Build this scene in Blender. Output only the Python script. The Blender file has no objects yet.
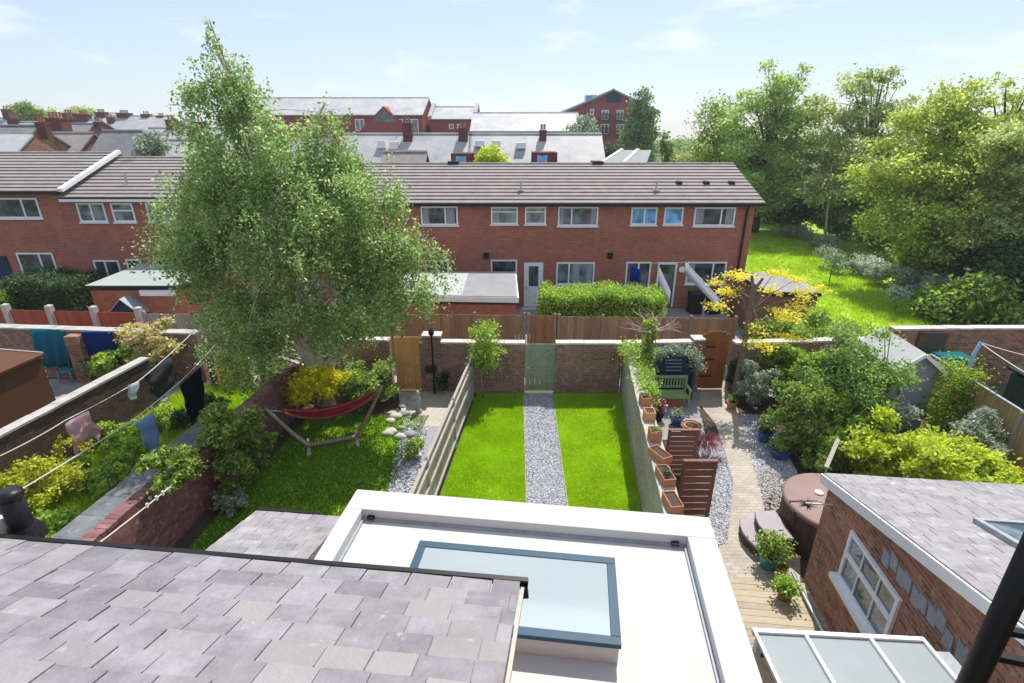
import bpy, math, random
import numpy as np
from mathutils import Vector, Matrix
random.seed(7); rng=np.random.default_rng(7)
S=bpy.context.scene; C=S.collection
R=math.radians
# ------------------------------------------------ camera, sky, sun, exposure
F=530.0; PIT=R(22); H=8.2; CX,CY=512.0,341.5
cd=bpy.data.cameras.new('camera'); cam=bpy.data.objects.new('camera',cd); C.objects.link(cam)
cam.location=(0,0,H); cam.rotation_euler=(R(90)-PIT,0,0)
cd.sensor_width=36; cd.lens=36*F/1024; cd.clip_end=8000; cd.clip_start=.05
S.camera=cam
SUN_AZ,SUN_EL=R(19),R(57)          # azimuth from +Y towards +X
w=bpy.data.worlds.new('World'); S.world=w; w.use_nodes=True
nt=w.node_tree; nt.nodes.clear()
def wn(t,**k):
    n=nt.nodes.new(t)
    for a,b in k.items(): setattr(n,a,b)
    return n
sky=wn('ShaderNodeTexSky',sky_type='NISHITA',sun_disc=False,sun_elevation=SUN_EL,sun_rotation=SUN_AZ,air_density=1.0,dust_density=.35,ozone_density=1.6)
bg=wn('ShaderNodeBackground'); out=wn('ShaderNodeOutputWorld'); bg.inputs[1].default_value=.112
tc=wn('ShaderNodeTexCoord'); mp=wn('ShaderNodeMapping'); mp.inputs['Scale'].default_value=(1.5,1.5,4.8)
nz=wn('ShaderNodeTexNoise'); nz.inputs['Scale'].default_value=3.3; nz.inputs['Detail'].default_value=8; nz.inputs['Roughness'].default_value=.58
cr=wn('ShaderNodeValToRGB'); cr.color_ramp.elements[0].position=.54; cr.color_ramp.elements[1].position=.76
mx=wn('ShaderNodeMixRGB'); mx.inputs[2].default_value=(7.6,7.9,8.3,1)
L=nt.links.new
L(tc.outputs['Generated'],mp.inputs[0]); L(mp.outputs[0],nz.inputs['Vector']); L(nz.outputs[0],cr.inputs[0])
sm=wn('ShaderNodeMixRGB'); sm.inputs[0].default_value=.55; sm.inputs[2].default_value=(5.3,6.15,7.4,1); L(sky.outputs[0],sm.inputs[1]); L(sm.outputs[0],mx.inputs[1]); L(cr.outputs[0],mx.inputs[0]); L(mx.outputs[0],bg.inputs[0]); L(bg.outputs[0],out.inputs[0])
sl=bpy.data.lights.new('sun','SUN'); sun=bpy.data.objects.new('sun',sl); C.objects.link(sun)
sl.energy=4.6; sl.angle=R(.55); sl.color=(1,.95,.87)
sd=Vector((math.sin(SUN_AZ)*math.cos(SUN_EL),math.cos(SUN_AZ)*math.cos(SUN_EL),math.sin(SUN_EL)))
sun.rotation_euler=sd.to_track_quat('Z','Y').to_euler(); sun.location=sd*60
S.view_settings.view_transform='Standard'; S.view_settings.look='None'; S.view_settings.gamma=1
S.view_settings.use_curve_mapping=False; S.view_settings.exposure=.33
S.render.engine='CYCLES'
try: S.cycles.max_bounces=7; S.cycles.transparent_max_bounces=12
except Exception: pass
# ------------------------------------------------ places: a photo pixel turned into a point of the ground plan
cp,sp_=math.cos(PIT),math.sin(PIT)
def ray(x,y):
    u=(x-CX)/F; v=(CY-y)/F
    return Vector((u,cp+v*sp_,-sp_+v*cp))
def G(x,y,z=0.):
    r=ray(x,y); t=(z-H)/r.z; return Vector((r.x*t,r.y*t,z))
def V(x,y,Y):
    r=ray(x,y); t=Y/r.y; return Vector((r.x*t,Y,H+r.z*t))
def WP(x,y,p0,d):                   # on the vertical plane through p0 running along d
    n=Vector((d[1],-d[0],0)); r=ray(x,y); t=(n.x*p0[0]+n.y*p0[1])/(n.x*r.x+n.y*r.y)
    return Vector((r.x*t,r.y*t,H+r.z*t))
D1=Vector((.105,.9945,0)).normalized()     # the gardens run along D1
E1=Vector((D1.y,-D1.x,0))                  # and the near houses' walls across it
def ang(d): return math.atan2(d[1],d[0])
# ------------------------------------------------ materials
def new(name):
    m=bpy.data.materials.new(name); m.use_nodes=True; n=m.node_tree
    return m,n,n.nodes['Principled BSDF'],n.nodes.new,n.links.new
def M(name,col,rough=.8,var=.18,scale=2.5,bump=0.,bscale=60,spec=.3,metal=0,island=0.,tint=None,stain=0,streak=None,speck=None):
    m,n,p,N,K=new(name)
    p.inputs['Roughness'].default_value=rough; p.inputs['Metallic'].default_value=metal
    p.inputs['Specular IOR Level'].default_value=spec
    t=N('ShaderNodeTexCoord'); z=N('ShaderNodeTexNoise'); z.inputs['Scale'].default_value=scale; z.inputs['Detail'].default_value=7; z.inputs['Roughness'].default_value=.65
    src=t.outputs['Object']
    if streak:
        mpn=N('ShaderNodeMapping'); mpn.inputs['Scale'].default_value=streak; K(src,mpn.inputs[0]); src=mpn.outputs[0]
    K(src,z.inputs['Vector'])
    mr=N('ShaderNodeMapRange'); mr.inputs[1].default_value=.25; mr.inputs[2].default_value=.75; mr.inputs[3].default_value=1-var; mr.inputs[4].default_value=1+var
    K(z.outputs[0],mr.inputs[0])
    a=N('ShaderNodeMixRGB'); a.blend_type='MULTIPLY'; a.inputs[0].default_value=1; a.inputs[1].default_value=(*col,1); K(mr.outputs[0],a.inputs[2])
    o=a.outputs[0]
    if island:
        g=N('ShaderNodeNewGeometry'); r2=N('ShaderNodeMapRange'); r2.inputs[3].default_value=1-island; r2.inputs[4].default_value=1+island
        K(g.outputs['Random Per Island'],r2.inputs[0]); b=N('ShaderNodeMixRGB'); b.blend_type='MULTIPLY'; b.inputs[0].default_value=1
        K(o,b.inputs[1]); K(r2.outputs[0],b.inputs[2]); o=b.outputs[0]
        if tint:
            wv=N('ShaderNodeTexWhiteNoise'); wv.noise_dimensions='1D'; K(g.outputs['Random Per Island'],wv.inputs['W'])
            c=N('ShaderNodeMixRGB'); c.inputs[2].default_value=(*tint,1)
            r3=N('ShaderNodeMapRange'); r3.inputs[1].default_value=.55; r3.inputs[4].default_value=.85; K(wv.outputs['Value'],r3.inputs[0]); K(r3.outputs[0],c.inputs[0]); K(o,c.inputs[1]); o=c.outputs[0]
    elif tint:
        z2=N('ShaderNodeTexNoise'); z2.inputs['Scale'].default_value=scale*.45; z2.inputs['Detail'].default_value=5; K(t.outputs['Object'],z2.inputs['Vector'])
        r3=N('ShaderNodeMapRange'); r3.inputs[1].default_value=.45; r3.inputs[2].default_value=.68; K(z2.outputs[0],r3.inputs[0])
        c=N('ShaderNodeMixRGB'); c.inputs[2].default_value=(*tint,1); K(r3.outputs[0],c.inputs[0]); K(o,c.inputs[1]); o=c.outputs[0]
    if speck:
        z4=N('ShaderNodeTexNoise'); z4.inputs['Scale'].default_value=speck[1]; z4.inputs['Detail'].default_value=9; z4.inputs['Roughness'].default_value=.7; K(t.outputs['Object'],z4.inputs['Vector'])
        r4=N('ShaderNodeMapRange'); r4.inputs[1].default_value=speck[2]; r4.inputs[2].default_value=speck[2]+.07; r4.inputs[4].default_value=speck[3]; K(z4.outputs[0],r4.inputs[0])
        c4=N('ShaderNodeMixRGB'); c4.inputs[2].default_value=(*speck[0],1); K(r4.outputs[0],c4.inputs[0]); K(o,c4.inputs[1]); o=c4.outputs[0]
    K(o,p.inputs['Base Color'])
    if bump:
        z3=N('ShaderNodeTexNoise'); z3.inputs['Scale'].default_value=bscale; z3.inputs['Detail'].default_value=5; K(t.outputs['Object'],z3.inputs['Vector'])
        bp=N('ShaderNodeBump'); bp.inputs['Strength'].default_value=bump; bp.inputs['Distance'].default_value=.02; K(z3.outputs[0],bp.inputs['Height']); K(bp.outputs[0],p.inputs['Normal'])
    return m
def brick(name,c1,c2,mortar,bw=.225,bh=.075,ms=.006,patch=None,rough=.9,bump=.5,pv=.35):
    m,n,p,N,K=new(name); p.inputs['Roughness'].default_value=rough; p.inputs['Specular IOR Level'].default_value=.2
    t=N('ShaderNodeTexCoord'); b=N('ShaderNodeTexBrick'); b.inputs['Scale'].default_value=1
    b.inputs['Brick Width'].default_value=bw; b.inputs['Row Height'].default_value=bh; b.inputs['Mortar Size'].default_value=ms; b.inputs['Mortar Smooth'].default_value=.3
    b.inputs['Color1'].default_value=(*c1,1); b.inputs['Color2'].default_value=(*c2,1); b.inputs['Mortar'].default_value=(*mortar,1)
    K(t.outputs['UV'],b.inputs['Vector'])
    z=N('ShaderNodeTexNoise'); z.inputs['Scale'].default_value=1.3; z.inputs['Detail'].default_value=8; z.inputs['Roughness'].default_value=.7; K(t.outputs['Object'],z.inputs['Vector'])
    mr=N('ShaderNodeMapRange'); mr.inputs[1].default_value=.25; mr.inputs[2].default_value=.75; mr.inputs[3].default_value=1-pv; mr.inputs[4].default_value=1+pv; K(z.outputs[0],mr.inputs[0])
    a=N('ShaderNodeMixRGB'); a.blend_type='MULTIPLY'; a.inputs[0].default_value=1; K(b.outputs[0],a.inputs[1]); K(mr.outputs[0],a.inputs[2]); o=a.outputs[0]
    if patch:
        z2=N('ShaderNodeTexNoise'); z2.inputs['Scale'].default_value=6; z2.inputs['Detail'].default_value=8; z2.inputs['Roughness'].default_value=.75; K(t.outputs['Object'],z2.inputs['Vector'])
        r3=N('ShaderNodeMapRange'); r3.inputs[1].default_value=.52; r3.inputs[2].default_value=.66; r3.inputs[4].default_value=.8; K(z2.outputs[0],r3.inputs[0])
        c=N('ShaderNodeMixRGB'); c.inputs[2].default_value=(*patch,1); K(r3.outputs[0],c.inputs[0]); K(o,c.inputs[1]); o=c.outputs[0]
    K(o,p.inputs['Base Color'])
    bp=N('ShaderNodeBump'); bp.inputs['Strength'].default_value=bump; bp.inputs['Distance'].default_value=.01; bp.invert=True; K(b.outputs['Fac'],bp.inputs['Height']); K(bp.outputs[0],p.inputs['Normal'])
    return m
def leafm(name,c1,c2,c3=None,trans=.35,rough=.5,ns=.9):
    m,n,p,N,K=new(name)
    g=N('ShaderNodeNewGeometry'); r=N('ShaderNodeValToRGB'); e=r.color_ramp.elements
    e[0].color=(*c1,1); e[1].color=(*c2,1)
    if c3: q=e.new(.5); q.color=(*c3,1)
    K(g.outputs['Random Per Island'],r.inputs[0])
    p.inputs['Roughness'].default_value=rough; p.inputs['Specular IOR Level'].default_value=.35
    t=N('ShaderNodeTexCoord'); z=N('ShaderNodeTexNoise'); z.inputs['Scale'].default_value=ns; z.inputs['Detail'].default_value=6; K(t.outputs['Object'],z.inputs['Vector'])
    mr=N('ShaderNodeMapRange'); mr.inputs[1].default_value=.3; mr.inputs[2].default_value=.7; mr.inputs[3].default_value=.80; mr.inputs[4].default_value=1.16; K(z.outputs[0],mr.inputs[0])
    a=N('ShaderNodeMixRGB'); a.blend_type='MULTIPLY'; a.inputs[0].default_value=1; K(r.outputs[0],a.inputs[1]); K(mr.outputs[0],a.inputs[2]); r=a
    K(r.outputs[0],p.inputs['Base Color'])
    tr=N('ShaderNodeBsdfTranslucent'); hs=N('ShaderNodeHueSaturation'); hs.inputs['Hue'].default_value=.497; hs.inputs['Saturation'].default_value=1.08; hs.inputs['Value'].default_value=1.5
    K(r.outputs[0],hs.inputs['Color']); K(hs.outputs[0],tr.inputs[0])
    ms=N('ShaderNodeMixShader'); ms.inputs[0].default_value=trans; K(p.outputs[0],ms.inputs[1]); K(tr.outputs[0],ms.inputs[2])
    K(ms.outputs[0],n.nodes['Material Output'].inputs[0]); return m
def glassm(name,col=(.02,.03,.04),rough=.04,sky_=.0):
    m,n,p,N,K=new(name); p.inputs['Roughness'].default_value=rough; p.inputs['Specular IOR Level'].default_value=.9
    t=N('ShaderNodeTexCoord'); z=N('ShaderNodeTexNoise'); z.inputs['Scale'].default_value=1.7; z.inputs['Detail'].default_value=4; K(t.outputs['Object'],z.inputs['Vector'])
    r=N('ShaderNodeValToRGB'); r.color_ramp.elements[0].position=.42; r.color_ramp.elements[1].position=.62
    r.color_ramp.elements[0].color=(*col,1); r.color_ramp.elements[1].color=(*[c*3+.03 for c in col],1); K(z.outputs[0],r.inputs[0]); K(r.outputs[0],p.inputs['Base Color'])
    return m
MT={}
MT['upvc']=M('white_upvc',(.86,.87,.88),.35,.05)
MT['pane']=glassm('window_glass'); MT['pane2']=glassm('window_glass_light',(.07,.09,.11))
MT['blue_pane']=glassm('window_glass_blue',(.08,.2,.38))
MT['redbrick']=brick('red_brick',(.45,.158,.11),(.35,.115,.085),(.37,.23,.185),pv=.16)
MT['farbrick']=brick('far_red_brick',(.36,.085,.085),(.29,.07,.07),(.26,.09,.08),pv=.1)
MT['oldbrick']=brick('old_brick',(.46,.19,.11),(.20,.085,.06),(.36,.27,.2),ms=.010,patch=(.42,.33,.27),bump=.8)
MT['darkbrick']=brick('dark_old_brick',(.12,.065,.045),(.06,.038,.03),(.12,.10,.08),ms=.009,patch=(.16,.12,.09),bump=.8)
MT['orangebrick']=brick('orange_brick',(.46,.16,.08),(.36,.12,.07),(.33,.2,.14))
MT['wallbrick']=brick('garden_wall_brick',(.36,.16,.125),(.20,.095,.08),(.30,.24,.21),ms=.012,patch=(.46,.39,.36),bump=.9)
MT['palewall']=brick('pale_old_wall',(.40,.33,.29),(.30,.22,.19),(.40,.37,.34),ms=.014,patch=(.50,.47,.44),bump=.9)
MT['pinkbrick']=brick('pink_wall_brick',(.30,.12,.12),(.21,.075,.08),(.25,.15,.15),ms=.008,patch=(.40,.34,.36),bump=.9)  # pinkish red brick with paler grey-pink patches
MT['render']=M('white_render',(.525,.535,.545),.75,.04,1.2,.08,90)
MT['membrane']=M('roof_membrane',(.51,.50,.485),.7,.07,.9,.05,50,tint=(.50,.482,.455),speck=((.42,.38,.33),1.1,.66,.55))
MT['slate']=M('slate',(.228,.210,.228),.6,.34,5,.45,38,spec=.35,island=.20,tint=(.30,.288,.285),speck=((.46,.47,.46),7,.62,.5))
MT['slate2']=M('pale_slate',(.28,.265,.28),.62,.32,5,.4,40,spec=.35,island=.16,tint=(.29,.27,.275),speck=((.52,.52,.50),5,.60,.6))
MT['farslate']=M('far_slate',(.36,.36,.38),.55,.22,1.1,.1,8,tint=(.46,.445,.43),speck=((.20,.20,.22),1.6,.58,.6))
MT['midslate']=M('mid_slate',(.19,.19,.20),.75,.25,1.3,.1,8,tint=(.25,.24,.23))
MT['tile']=M('concrete_tile',(.27,.235,.225),.85,.2,2.2,.2,30,island=.10,tint=(.31,.275,.26))
MT['lead']=M('lead_flashing',(.30,.33,.37),.5,.25,9,.3,30,spec=.5)
MT['black']=M('black_plastic',(.010,.010,.012),.42,.1,spec=.3)
MT['fence']=M('fence_board',(.33,.205,.12),.85,.25,5,.25,30,island=.22,streak=(4,4,.6))
MT['fence2']=M('orange_fence_board',(.30,.145,.075),.85,.22,5,.25,30,island=.18,streak=(4,4,.6))
MT['terrafence']=M('terracotta_fence',(.36,.09,.05),.85,.2,5,.2,30,island=.15,streak=(4,4,.6))
MT['greywood']=M('weathered_board',(.35,.315,.275),.88,.25,4,.3,35,island=.18,streak=(6,6,.7))
MT['tanwood']=M('tan_board',(.42,.28,.14),.8,.2,4,.25,35,island=.15,streak=(6,6,.7))
MT['post']=M('fence_post',(.30,.22,.16),.85,.2,4,.2,30)
MT['concrete']=M('concrete',(.50,.46,.44),.9,.15,5,.25,40)
MT['coping']=M('coping_stone',(.44,.42,.39),.9,.18,5,.3,35,tint=(.34,.33,.30))
MT['pinkcop']=M('brick_on_edge',(.22,.11,.11),.9,.3,6,.3,35,island=.3)
MT['palecop']=M('pale_coping',(.56,.50,.47),.9,.18,5,.3,35)
MT['gatewood']=M('varnished_gate',(.30,.115,.04),.6,.18,4,.1,30,island=.08,streak=(8,8,.8))
MT['gateorange']=M('orange_gate',(.60,.32,.12),.75,.15,4,.15,30,island=.1,streak=(8,8,.8))
MT['gategreen']=M('grey_green_gate',(.27,.30,.22),.8,.2,4,.2,30,island=.12,streak=(8,8,.8))
MT['shedbrown']=M('brown_shed_board',(.11,.045,.02),.8,.15,3,.15,30)
MT['yellowwood']=M('yellow_slat',(.62,.38,.06),.75,.15,4,.1,30,island=.12)
MT['benchgreen']=M('sage_green_paint',(.30,.42,.20),.6,.1,6,.1,30)
MT['navy']=M('navy_paint',(.012,.035,.085),.6,.15)
MT['terracotta']=M('terracotta',(.46,.19,.11),.85,.2,8,.2,30)
MT['blueglaze']=M('blue_glaze',(.02,.09,.28),.25,.15,spec=.6)
MT['tealglaze']=M('teal_glaze',(.03,.22,.26),.3,.2,spec=.6)
MT['brownpaint']=M('brown_stain',(.22,.105,.075),.75,.18,4,.15,30,island=.12,streak=(.6,3,5))
MT['soil']=M('soil',(.075,.055,.04),.95,.3,4,.6,20)
MT['grassbase']=M('lawn_base',(.28,.43,.02),.95,.18,2.2,.4,60)
MT['meadow']=M('meadow_ground',(.33,.48,.04),.95,.3,.5,.5,10,tint=(.20,.36,.025))
MT['rough']=M('rough_ground',(.10,.12,.045),.95,.35,.6,.4,6,tint=(.14,.11,.07))
MT['paving']=M('paving_slab',(.30,.29,.30),.9,.18,1.5,.2,20)
MT['chip']=M('slate_chipping',(.47,.47,.51),.75,.2,20,island=.38)
MT['chipbase']=M('slate_chipping_bed',(.32,.32,.36),.9,.25,25,.9,45)
MT['deck']=M('deck_board',(.40,.34,.25),.85,.18,4,.2,30,island=.12,streak=(.8,6,6))
MT['stone']=M('pale_stone',(.45,.41,.36),.9,.2,6,.4,20)
MT['yellowpave']=brick('paving_brick',(.47,.415,.36),(.39,.345,.30),(.33,.29,.22),bw=.2,bh=.1,ms=.008,pv=.22,bump=.5)
MT['tubbrown']=M('tub_skirt',(.075,.045,.035),.7,.2,island=.1)
MT['tublid']=M('tub_cover',(.25,.165,.145),.6,.1,3,.05,20)
MT['dappledslab']=M('dappled_path_slab',(.15,.155,.17),.9,.4,3,.4,30,island=.15,speck=((.30,.29,.27),4,.55,.7))  # dark base and paler blotches put the birch's dappled shade into the colour
MT['chimneybrick']=brick('chimney_brick',(.17,.06,.05),(.11,.045,.04),(.15,.09,.08),pv=.3)
MT['darkshed']=M('dark_green_boards',(.025,.05,.04),.7,.2)
MT['tread']=M('step_tread',(.36,.31,.33),.7,.1,3,.1,30)
MT['greyshed']=M('lilac_grey_paint',(.30,.29,.35),.75,.1,3,.1,30)
MT['feltpale']=M('pale_roof_felt',(.42,.44,.43),.85,.12,2,.2,40)
MT['feltgreen']=M('green_grey_felt',(.33,.37,.34),.85,.12,2,.2,40)
MT['feltdark']=M('grey_felt',(.27,.27,.28),.85,.15,2,.2,40)
MT['bark']=M('bark',(.20,.15,.11),.9,.3,6,.6,25)
MT['darkbark']=M('dark_bark',(.10,.08,.06),.9,.3,6,.6,25)
MT['birchbark']=M('birch_bark',(.62,.59,.54),.8,.35,5,.3,25,streak=(1,1,4))
MT['pinkbark']=M('pale_pink_branch',(.42,.32,.30),.8,.2,6,.2,25)
MT['rope']=M('rope',(.62,.60,.55),.8,.1)
MT['metal']=M('grey_metal',(.45,.47,.5),.35,.1,metal=.7,spec=.5)
MT['interior']=M('interior_white',(.8,.8,.8),.8,.03)
MT['oak']=M('interior_floor',(.55,.50,.45),.5,.1)
MT['bluegrey']=M('blue_grey_frame',(.03,.075,.12),.55,.08,spec=.25)
def cloth(name,c):
    m=M(name,c,.9,.12,4,.15,60); n=m.node_tree; p=n.nodes['Principled BSDF']; tr=n.nodes.new('ShaderNodeBsdfTranslucent'); tr.inputs[0].default_value=(*c,1)
    ms=n.nodes.new('ShaderNodeMixShader'); ms.inputs[0].default_value=.6; n.links.new(p.outputs[0],ms.inputs[1]); n.links.new(tr.outputs[0],ms.inputs[2]); n.links.new(ms.outputs[0],n.nodes['Material Output'].inputs[0]); MT[name]=m
cloth('pinkcloth',(.85,.64,.68)); cloth('denim',(.42,.56,.74)); cloth('whitecloth',(.75,.77,.82)); cloth('charcoal',(.10,.10,.13)); cloth('navycloth',(.018,.032,.05))
cloth('turquoise',(.03,.32,.46)); cloth('royal',(.015,.07,.38)); cloth('redcloth',(.42,.02,.05)); cloth('tealbin',(.02,.28,.33)); cloth('orangecloth',(.5,.22,.1))
# leaves
MT['birch']=leafm('birch_leaf',(.13,.21,.065),(.62,.72,.33),(.29,.41,.14),.46)
MT['leafmid']=leafm('mid_green_leaf',(.10,.18,.03),(.42,.56,.12),None,.36)
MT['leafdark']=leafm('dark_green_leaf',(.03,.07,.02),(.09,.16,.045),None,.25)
MT['leafbright']=leafm('bright_green_leaf',(.18,.31,.03),(.50,.66,.12),None,.36)
MT['leaflime']=leafm('lime_leaf',(.34,.46,.03),(.74,.80,.10),None,.36)
MT['leafyellow']=leafm('yellow_leaf',(.72,.64,.04),(.85,.78,.12),None,.4)
MT['leafgold']=leafm('golden_leaf',(.38,.45,.03),(.62,.58,.06),None,.28)
MT['leafyel2']=leafm('bright_yellow_leaf',(.55,.58,.03),(.85,.78,.06),None,.45)
MT['conifergold']=leafm('golden_conifer_leaf',(.08,.17,.02),(.55,.62,.06),(.20,.34,.03),.35)
MT['undergrowth']=leafm('undergrowth_leaf',(.11,.19,.04),(.40,.54,.13),None,.42)
MT['leafbright2']=leafm('fruit_tree_leaf',(.14,.26,.05),(.36,.50,.14),None,.4)
MT['leafgrey']=leafm('grey_green_leaf',(.22,.30,.18),(.45,.52,.40),None,.25)
MT['leafcream']=leafm('cream_leaf',(.66,.52,.26),(.85,.64,.40),(.40,.45,.13),.3)
MT['treeA']=leafm('ash_leaf',(.19,.29,.075),(.54,.66,.22),None,.46)
MT['treeB']=leafm('sycamore_leaf',(.36,.44,.08),(.76,.78,.22),(.26,.37,.08),.48)
MT['treeC']=leafm('olive_leaf',(.23,.30,.095),(.58,.65,.27),None,.46)
MT['grass']=leafm('grass_blade',(.31,.50,.010),(.46,.66,.03),None,.35)
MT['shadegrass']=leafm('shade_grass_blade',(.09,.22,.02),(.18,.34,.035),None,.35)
MT['meadowgrass']=leafm('meadow_blade',(.33,.50,.025),(.54,.70,.07),None,.35)
MT['darkleaf']=leafm('dark_brown_leaf',(.03,.015,.015),(.07,.035,.03),None,.2)
MT['purple']=leafm('purple_leaf',(.20,.06,.08),(.42,.18,.2),None,.3)
MT['petal']=leafm('white_petal',(.55,.60,.50),(.8,.82,.76),None,.3)
MT['redpetal']=leafm('red_petal',(.5,.04,.03),(.55,.1,.05),None,.3)
MT['conifer']=leafm('conifer_leaf',(.10,.19,.08),(.28,.40,.15),None,.25)
# translucent panels and roof glass
def sky_glass(name,tint,mixf,rough=.05):
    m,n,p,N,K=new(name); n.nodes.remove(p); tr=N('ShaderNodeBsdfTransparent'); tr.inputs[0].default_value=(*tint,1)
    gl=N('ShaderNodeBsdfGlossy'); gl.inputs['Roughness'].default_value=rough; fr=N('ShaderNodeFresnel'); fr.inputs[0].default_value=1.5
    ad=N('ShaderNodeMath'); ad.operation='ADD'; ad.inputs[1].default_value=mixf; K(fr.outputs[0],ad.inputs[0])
    ms=N('ShaderNodeMixShader'); df=N('ShaderNodeBsdfDiffuse'); df.inputs[0].default_value=(.78,.88,.92,1); dm=N('ShaderNodeMixShader'); dm.inputs[0].default_value=.45; K(tr.outputs[0],dm.inputs[1]); K(df.outputs[0],dm.inputs[2]); K(ad.outputs[0],ms.inputs[0]); K(dm.outputs[0],ms.inputs[1]); K(gl.outputs[0],ms.inputs[2]); K(ms.outputs[0],n.nodes['Material Output'].inputs[0]); return m  # pale blue diffuse share paints the sky's reflection into the glass
MT['roofglass']=sky_glass('roof_glass',(.9,.96,.98),.12)
MT['poly']=M('polycarbonate',(.25,.285,.295),.5,.08,2,spec=.3)
# ------------------------------------------------ mesh builder
class MB:
    def __init__(s): s.v=[]; s.f=[]; s.T=None
    def add(s,vs,fs):
        b=len(s.v)
        for q in vs:
            q=Vector(q); s.v.append(s.T@q if s.T else q)
        s.f+= [tuple(b+i for i in f) for f in fs]; return s
    def box(s,a,b):
        x0,y0,z0=a; x1,y1,z1=b
        return s.add([(x0,y0,z0),(x1,y0,z0),(x1,y1,z0),(x0,y1,z0),(x0,y0,z1),(x1,y0,z1),(x1,y1,z1),(x0,y1,z1)],
            [(0,3,2,1),(4,5,6,7),(0,1,5,4),(1,2,6,5),(2,3,7,6),(3,0,4,7)])
    def beam(s,p,q,w,h=None,up=(0,0,1)):       # rectangular bar from p to q
        h=h or w; p=Vector(p); q=Vector(q); d=(q-p).normalized(); up=Vector(up)
        if abs(d.dot(up))>.98: up=Vector((0,1,0))
        a=d.cross(up).normalized()*w/2; b=a.cross(d).normalized()*h/2
        return s.add([p-a-b,p+a-b,p+a+b,p-a+b,q-a-b,q+a-b,q+a+b,q-a+b],[(0,1,2,3),(7,6,5,4),(0,4,5,1),(1,5,6,2),(2,6,7,3),(3,7,4,0)])
    def slab(s,pts,t):                          # polygon thickened by vector/height t downwards
        t=Vector((0,0,-t)) if not isinstance(t,Vector) else t
        n=len(pts); pts=[Vector(p) for p in pts]
        s.add(pts+[p+t for p in pts],[tuple(range(n)),tuple(range(2*n-1,n-1,-1))]+[(i,n+i,n+(i+1)%n,(i+1)%n) for i in range(n)]); return s
    def tube(s,pts,rs,n=6,cap=True):
        pts=[Vector(p) for p in pts]; rs=rs if isinstance(rs,(list,tuple)) else [rs]*len(pts)
        vs=[];fs=[]; ref=None
        for i,p in enumerate(pts):
            d=(pts[min(i+1,len(pts)-1)]-pts[max(i-1,0)]).normalized()
            if ref is None: ref=d.orthogonal().normalized()
            a=(ref-d*ref.dot(d)).normalized(); ref=a; b=d.cross(a)
            for k in range(n):
                t=2*math.pi*k/n; vs.append(p+(a*math.cos(t)+b*math.sin(t))*rs[i])
        for i in range(len(pts)-1):
            for k in range(n): fs.append((i*n+k,i*n+(k+1)%n,(i+1)*n+(k+1)%n,(i+1)*n+k))
        if cap: fs.append(tuple(range(n-1,-1,-1))); fs.append(tuple(range((len(pts)-1)*n,len(pts)*n)))
        return s.add(vs,fs)
    def lathe(s,c,prof,n=20,caps=True):
        c=Vector(c); vs=[];fs=[]
        for r,z in prof:
            for k in range(n): t=2*math.pi*k/n; vs.append(c+Vector((r*math.cos(t),r*math.sin(t),z)))
        m=len(prof)
        for i in range(m-1):
            for k in range(n): fs.append((i*n+k,i*n+(k+1)%n,(i+1)*n+(k+1)%n,(i+1)*n+k))
        if caps: fs.append(tuple(range(n-1,-1,-1))); fs.append(tuple(range((m-1)*n,m*n)))
        return s.add(vs,fs)
def origin(o):
    v=Vector((0,0,0))
    while o is not None: v=v+o.location; o=o.parent
    return v
def obj(name,mb,mat,parent=None,smooth=False,bevel=0):
    me=bpy.data.meshes.new(name); o0=origin(parent) if parent else Vector((0,0,0))
    if parent is None and mb.v:      # a lone thing gets its origin at its base
        xs=[v.x for v in mb.v]; ys=[v.y for v in mb.v]; zs=[v.z for v in mb.v]
        o0=Vector(((min(xs)+max(xs))/2,(min(ys)+max(ys))/2,min(zs)))
    me.from_pydata([tuple(v-o0) for v in mb.v],[],mb.f); me.update()
    uv=me.uv_layers.new(name='UVMap')
    for p in me.polygons:
        n=p.normal
        if abs(n.z)>.8: t=Vector((1,0,0)); b=Vector((0,1,0))
        else:
            t=Vector((-n.y,n.x,0)).normalized(); b=n.cross(t)
        for li in p.loop_indices:
            c=me.vertices[me.loops[li].vertex_index].co+o0; uv.data[li].uv=(c.dot(t),c.dot(b))
    if smooth:
        for p in me.polygons: p.use_smooth=True
    me.materials.append(MT[mat] if isinstance(mat,str) else mat)
    o=bpy.data.objects.new(name,me); C.objects.link(o)
    if parent: o.parent=parent
    else: o.location=o0
    if bevel:
        md=o.modifiers.new('b','BEVEL'); md.width=bevel; md.segments=2; md.limit_method='ANGLE'
    return o
def tag(o,label,cat,group=None):
    o['label']=label; o['category']=cat
    if group: o['group']=group
    return o
def struct(o,kind='structure'): o['kind']=kind; return o
def thing(name,label,cat,loc=(0,0,0),group=None,rz=0):
    o=bpy.data.objects.new(name,None); C.objects.link(o); o.location=loc; o.rotation_euler=(0,0,rz); o.empty_display_size=.2
    return tag(o,label,cat,group)
def dup(root,loc,rz=0,label=None):
    r=root.copy(); C.objects.link(r); r.location=loc; r.rotation_euler=(0,0,rz)
    if label: r['label']=label
    def rec(a,b):
        for ch in list(a.children):
            c=ch.copy(); C.objects.link(c); c.parent=b; rec(ch,c)
    rec(root,r); return r
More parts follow.
